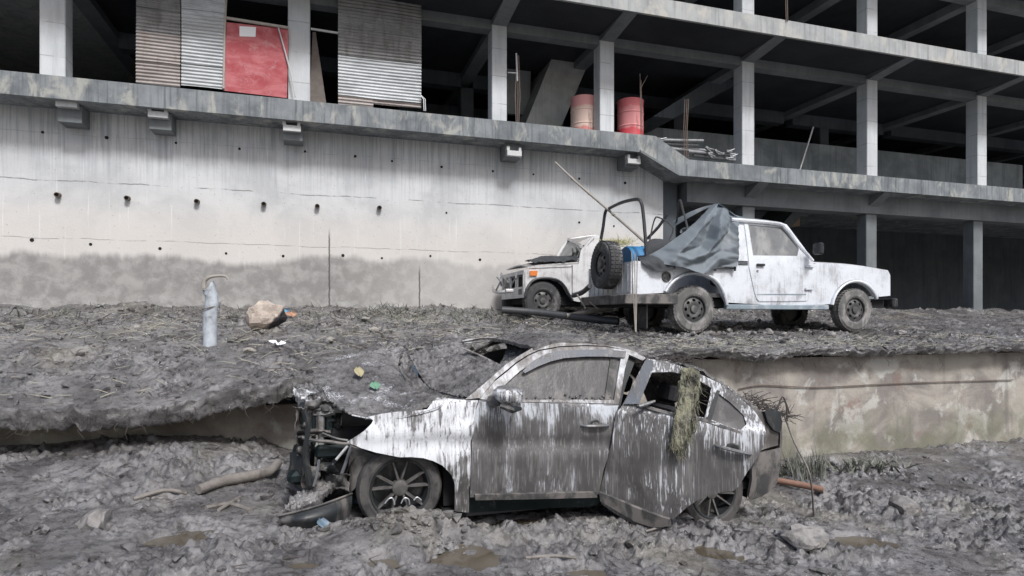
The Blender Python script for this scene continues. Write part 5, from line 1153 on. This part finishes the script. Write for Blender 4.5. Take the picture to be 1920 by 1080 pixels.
scrap('wrapper', onT(546, 598)+Vector((0, 0, .05)), (.2, .10), mat_plain('orange_wrapper', (.40, .22, .14), .5, 0, .3, 10), 'orange plastic wrapper beside the boulder', 'wrapper', (.9, 0, .3))
scrap('wrapper', onT(536, 590)+Vector((0, 0, .05)), (.16, .08), mat_plain('blue_wrapper', (.12, .28, .42), .5, 0, .3, 10), 'blue plastic wrapper behind the boulder', 'wrapper', (.9, 0, -.3))
scrap('board', onT(520, 648)+Vector((0, 0, .03)), (.20, .10), M['paper'], 'white scrap of board on the mud below the boulder', 'scrap', (.2, .1, -.2))

# matted grass over the open door
mo = [(1278, 690), (1296, 688), (1311, 696), (1313, 720), (1307, 745), (1301, 768), (1305, 790), (1297, 815), (1286, 834), (1274, 852), (1264, 846), (1255, 838), (1259, 812), (1262, 790), (1268, 770), (1274, 742), (1276, 712)]
n = NT('matted_grass'); p_ = n.wpos(); gcol = n.mix(n.ramp(n.noise(p_, 9, 6, .7, .6), .38, .62), (.27, .265, .185), (.10, .095, .078)); gcol = n.mix(n.ramp(n.noise(n.wpos((60, 60, 6)), 1, 5), .5, .7, 0, .6), gcol, (.40, .39, .29)); n.bump(n.noise(n.wpos((50, 50, 8)), 1, 6), .9, .03); M['mat'] = n.end(gcol, .9)
gm = thing('grass_mat', 'matted yellowish grass hanging over the open rear door', 'grass', tuple(onY(1280, 850, 3.95)))
panel('mat', [mo], RS, M['mat'], gm, .018, .03, lambda s, z: .03*float(np.abs(fbm(np.array(s*14), np.array(z*7), 3, 151)))+.012*float(fbm(np.array(s*40), np.array(z*12), 2, 152)), None, .022)
hv = MB()
for k in range(520):
    i = random.randrange(len(mo)); a = mo[i]; b = mo[(i+3) % len(mo)]; t = random.random(); px, py = a[0]+(b[0]-a[0])*t, a[1]+(b[1]-a[1])*t
    s, z = solve(px, py, *RS); N = Vector((RD.y, -RD.x, 0)); c = Vector((RO[0]+RD.x*s, RO[1]+RD.y*s, z))+N*(rd_off(s, z)+.045)
    d = Vector((random.gauss(0, .03), random.gauss(0, .03), -abs(random.gauss(.02, .05)))); w_ = Vector((.0022, .001, 0))
    hv.add([c-w_, c+w_, c+d*.6+w_+N*.006, c+d, c+d*.6-w_+N*.006], [(0, 1, 2, 4), (4, 2, 3)])
o = hv.obj('strands', M['mat'], gm); o['kind'] = 'stuff'

# ---------------------------------------------------------------- clods, litter, grass
rs = np.random.RandomState(12)
def scatter_lumps(name, pts, mat, label, cat, sub=1):
    base = [rockmesh(100+k, sub, .35, 4) for k in range(8)]; V = []; Fc = []; n0 = 0
    for k, (x, y, z, s) in enumerate(pts):
        v, f = base[k % 8]; q = rs.uniform(0, 6.28); c, sn = math.cos(q), math.sin(q); w = v*np.array([s*rs.uniform(.8, 1.5), s*rs.uniform(.7, 1.1), s*rs.uniform(.5, .85)])
        w = np.stack([w[:, 0]*c-w[:, 1]*sn, w[:, 0]*sn+w[:, 1]*c, w[:, 2]], 1)+np.array([x, y, z+s*.15]); V.append(w); Fc += [tuple(i+n0 for i in t) for t in f]; n0 += len(v)
    o = obj(name, np.concatenate(V), Fc, mat, None, True, 50); kind(o, 'stuff', label, cat); return o
def spots(n, x0, x1, y0, y1, fn, smin, smax, clump=2.2, seed=0, keep=None):
    out = []
    X = rs.uniform(x0, x1, n*4); Y = rs.uniform(y0, y1, n*4); d = fbm(X*clump, Y*clump, 2, 160+seed); ok = d > rs.uniform(-.45, .35, n*4)
    if keep is not None: ok &= keep(X, Y)
    X, Y = X[ok][:n], Y[ok][:n]; Z = fn(X, Y); S = smin*(smax/smin)**(rs.uniform(0, 1, len(X))**2.2)
    return list(zip(X, Y, Z, S))
dry = lambda X, Y: np.all([((X-c[0])/c[2])**2+((Y-c[1])/c[3])**2 > 1.0 for c in PUD], 0)
scatter_lumps('mud_clods', spots(1300, -3.2, 7.5, 2.0, 6.3, ground_h, .012, .055, 1.6, 1, dry)+spots(350, .15, 1.0, 3.95, 4.3, ground_h, .012, .05, 3, 2), M['mud'], 'lumps of grey mud strewn over the wet ground', 'mud')
scatter_lumps('terrace_clods', spots(1800, -4, 9, 6.25, 9.5, terr_h, .014, .06, 1.4, 3)+spots(900, -5, 10, 9.5, 12.1, terr_h, .02, .08, 1.2, 4), M['mud'], 'lumps of grey mud strewn over the terrace', 'mud')
def litter(name, pts, mat, label, cat, L=(.05, .2), w=.004, up=.25):
    m = MB()
    for (x, y, z, s) in pts:
        a = rs.uniform(0, 6.28); l = rs.uniform(*L); d = Vector((math.cos(a), math.sin(a), rs.uniform(-.1, up)))*l; c = Vector((x, y, z+.006)); b = Vector((rs.normal(0, .15), rs.normal(0, .15), rs.uniform(0, .12)))*l
        e = Vector((-math.sin(a), math.cos(a), 0))*w*rs.uniform(.5, 1.3); h = Vector((0, 0, w))
        m.add([c-e, c+e, c+h*1.4, c+d*.5+b-e, c+d*.5+b+e, c+d*.5+b+h*1.4, c+d], [(0, 1, 4, 3), (1, 2, 5, 4), (2, 0, 3, 5), (3, 4, 6), (4, 5, 6), (5, 3, 6)])
    o = m.obj(name, mat); kind(o, 'stuff', label, cat); return o
M['twigs'] = mat_plain('dark_twigs', (.07, .06, .055), .85, 0, .5, 14)
M['strawg'] = mat_plain('grey_straw', (.36, .345, .28), .85, 0, .5, 14)
litter('twig_litter', spots(420, -3, 7, 2.2, 6.2, ground_h, 1, 1, 1.2, 5, dry), M['twigs'], 'dark twigs scattered in the foreground mud', 'twigs', (.04, .22), .004)
litter('terrace_litter', spots(1500, -4.5, 10, 6.3, 12.1, terr_h, 1, 1, 1.0, 6), M['twigs'], 'dark twigs and roots scattered over the terrace mud', 'twigs', (.06, .35), .005, .35)
litter('straw_litter', spots(1300, 2.6, 12, 6.22, 7.4, terr_h, 1, 1, 1.0, 7), M['strawg'], 'pale straw along the terrace edge', 'straw', (.05, .22), .003, .3)
litter('straw_scatter', spots(900, -4, 4, 6.4, 12.0, terr_h, 1, 1, .8, 8), M['strawg'], 'pale straw in the mud below the tall wall', 'straw', (.06, .3), .004, .4)
m = MB()
for k in range(110):                                               # roots trailing from the broken lip
    x = random.uniform(-2.6, .9) if k < 80 else random.uniform(2.6, 8); y = float(lip_y(np.array(x)))-.01; z = float(terr_h(np.array(x), np.array(y+.03)))-random.uniform(.02, .16)
    l = random.uniform(.04, .16); m.tube([(x, y, z), (x+random.gauss(0, .02), y-.02, z-l*.5), (x+random.gauss(0, .05), y-.01+random.gauss(0, .02), z-l)], [.004, .003, .0015], 4, False)
o = m.obj('hanging_roots', M['twigs']); kind(o, 'stuff', 'thin roots hanging from the broken terrace lip', 'roots')
# weeds at the foot of the wall
def blades(name, pts, mat, label, cat, H=(.08, .3), w=.006, lean=.5):
    m = MB()
    for (x, y, z, s) in pts:
        for _ in range(5):
            h = rs.uniform(*H); d = Vector((rs.normal(0, lean)*h, rs.normal(0, lean)*h, h)); a = rs.uniform(0, 6.28); e = Vector((math.cos(a), math.sin(a), 0))*w; c = Vector((x+rs.normal(0, .04), y+rs.normal(0, .04), z-.01))
            m.add([c-e, c+e, c+d*.55+Vector((0, 0, h*.1))+e*.7, c+d*.55+Vector((0, 0, h*.1))-e*.7, c+d], [(0, 1, 2, 3), (3, 2, 4)])
    o = m.obj(name, mat); kind(o, 'stuff', label, cat); return o
M['weed'] = mat_plain('dusty_green_weed', (.15, .16, .125), .85, 0, .5, 12, (.25, .248, .235), .45)
blades('wall_weeds', spots(150, .4, 3.4, 9.6, 12.15, terr_h, 1, 1, 1.6, 9)+spots(60, -5, .6, 10.6, 12.15, terr_h, 1, 1, 1.6, 10), M['weed'], 'dusty low weeds along the foot of the tall wall', 'weeds', (.04, .16), .008, 1.1)
blades('reed_clump', [(c.x+rs.normal(0, .14), c.y+rs.normal(0, .1), gz(c.x, c.y), 1) for c in [onG(1505, 892)] for _ in range(26)], M['weed'], 'grey-green reeds growing behind the rear bumper', 'reeds', (.12, .34), .007, .15)
blades('weed_clump', [(c.x+rs.normal(0, .25), c.y+rs.normal(0, .12), gz(c.x, c.y), 1) for c in [onG(1490, 885), onG(1620, 880)] for _ in range(30)], M['weed'], 'low leafy weeds at the foot of the retaining wall', 'weeds', (.05, .14), .016, .9)
# debris caught on the car's tail and roof
m = MB()
for k in range(150):
    t = random.random(); px, py = 1400+70*t+random.gauss(0, 6), 748+34*t+random.gauss(0, 5); c = onY(px, py, 4.5+random.random()*.5); d = Vector((random.gauss(.05, .08), random.gauss(0, .06), random.gauss(.01, .04)))
    m.tube([c, c+d*.5+Vector((0, 0, .01)), c+d], .003, 4, False)
for k in range(150):
    px, py = 1215+80*random.random(), 668+random.gauss(6, 4); c = onY(px, py, 4.42+random.random()*.3); d = Vector((random.gauss(.03, .06), random.gauss(0, .05), random.gauss(0, .02))); m.tube([c, c+d*.5+Vector((0, 0, .008)), c+d], .003, 4, False)
o = m.obj('caught_debris', M['twigs']); kind(o, 'stuff', 'twigs and stalks caught on the roof and tail of the wreck', 'debris')
for k, pts in enumerate((((1455, 776), (1466, 745), (1474, 758), (1476, 790)), ((1452, 770), (1470, 752), (1480, 775)))):
    o = MB().tube(spline([onY(a, b, 4.6) for a, b in pts], 5), .007, 6).obj('bent_stalk', M['twigs'], None, True); tag(recentre(o), ('taller', 'shorter')[k]+' dark stalk arching off the tail of the wreck', 'stalk')
# for things that came with their own helper property
for o in bpy.data.objects:
    if '_b' in o: del o['_b']
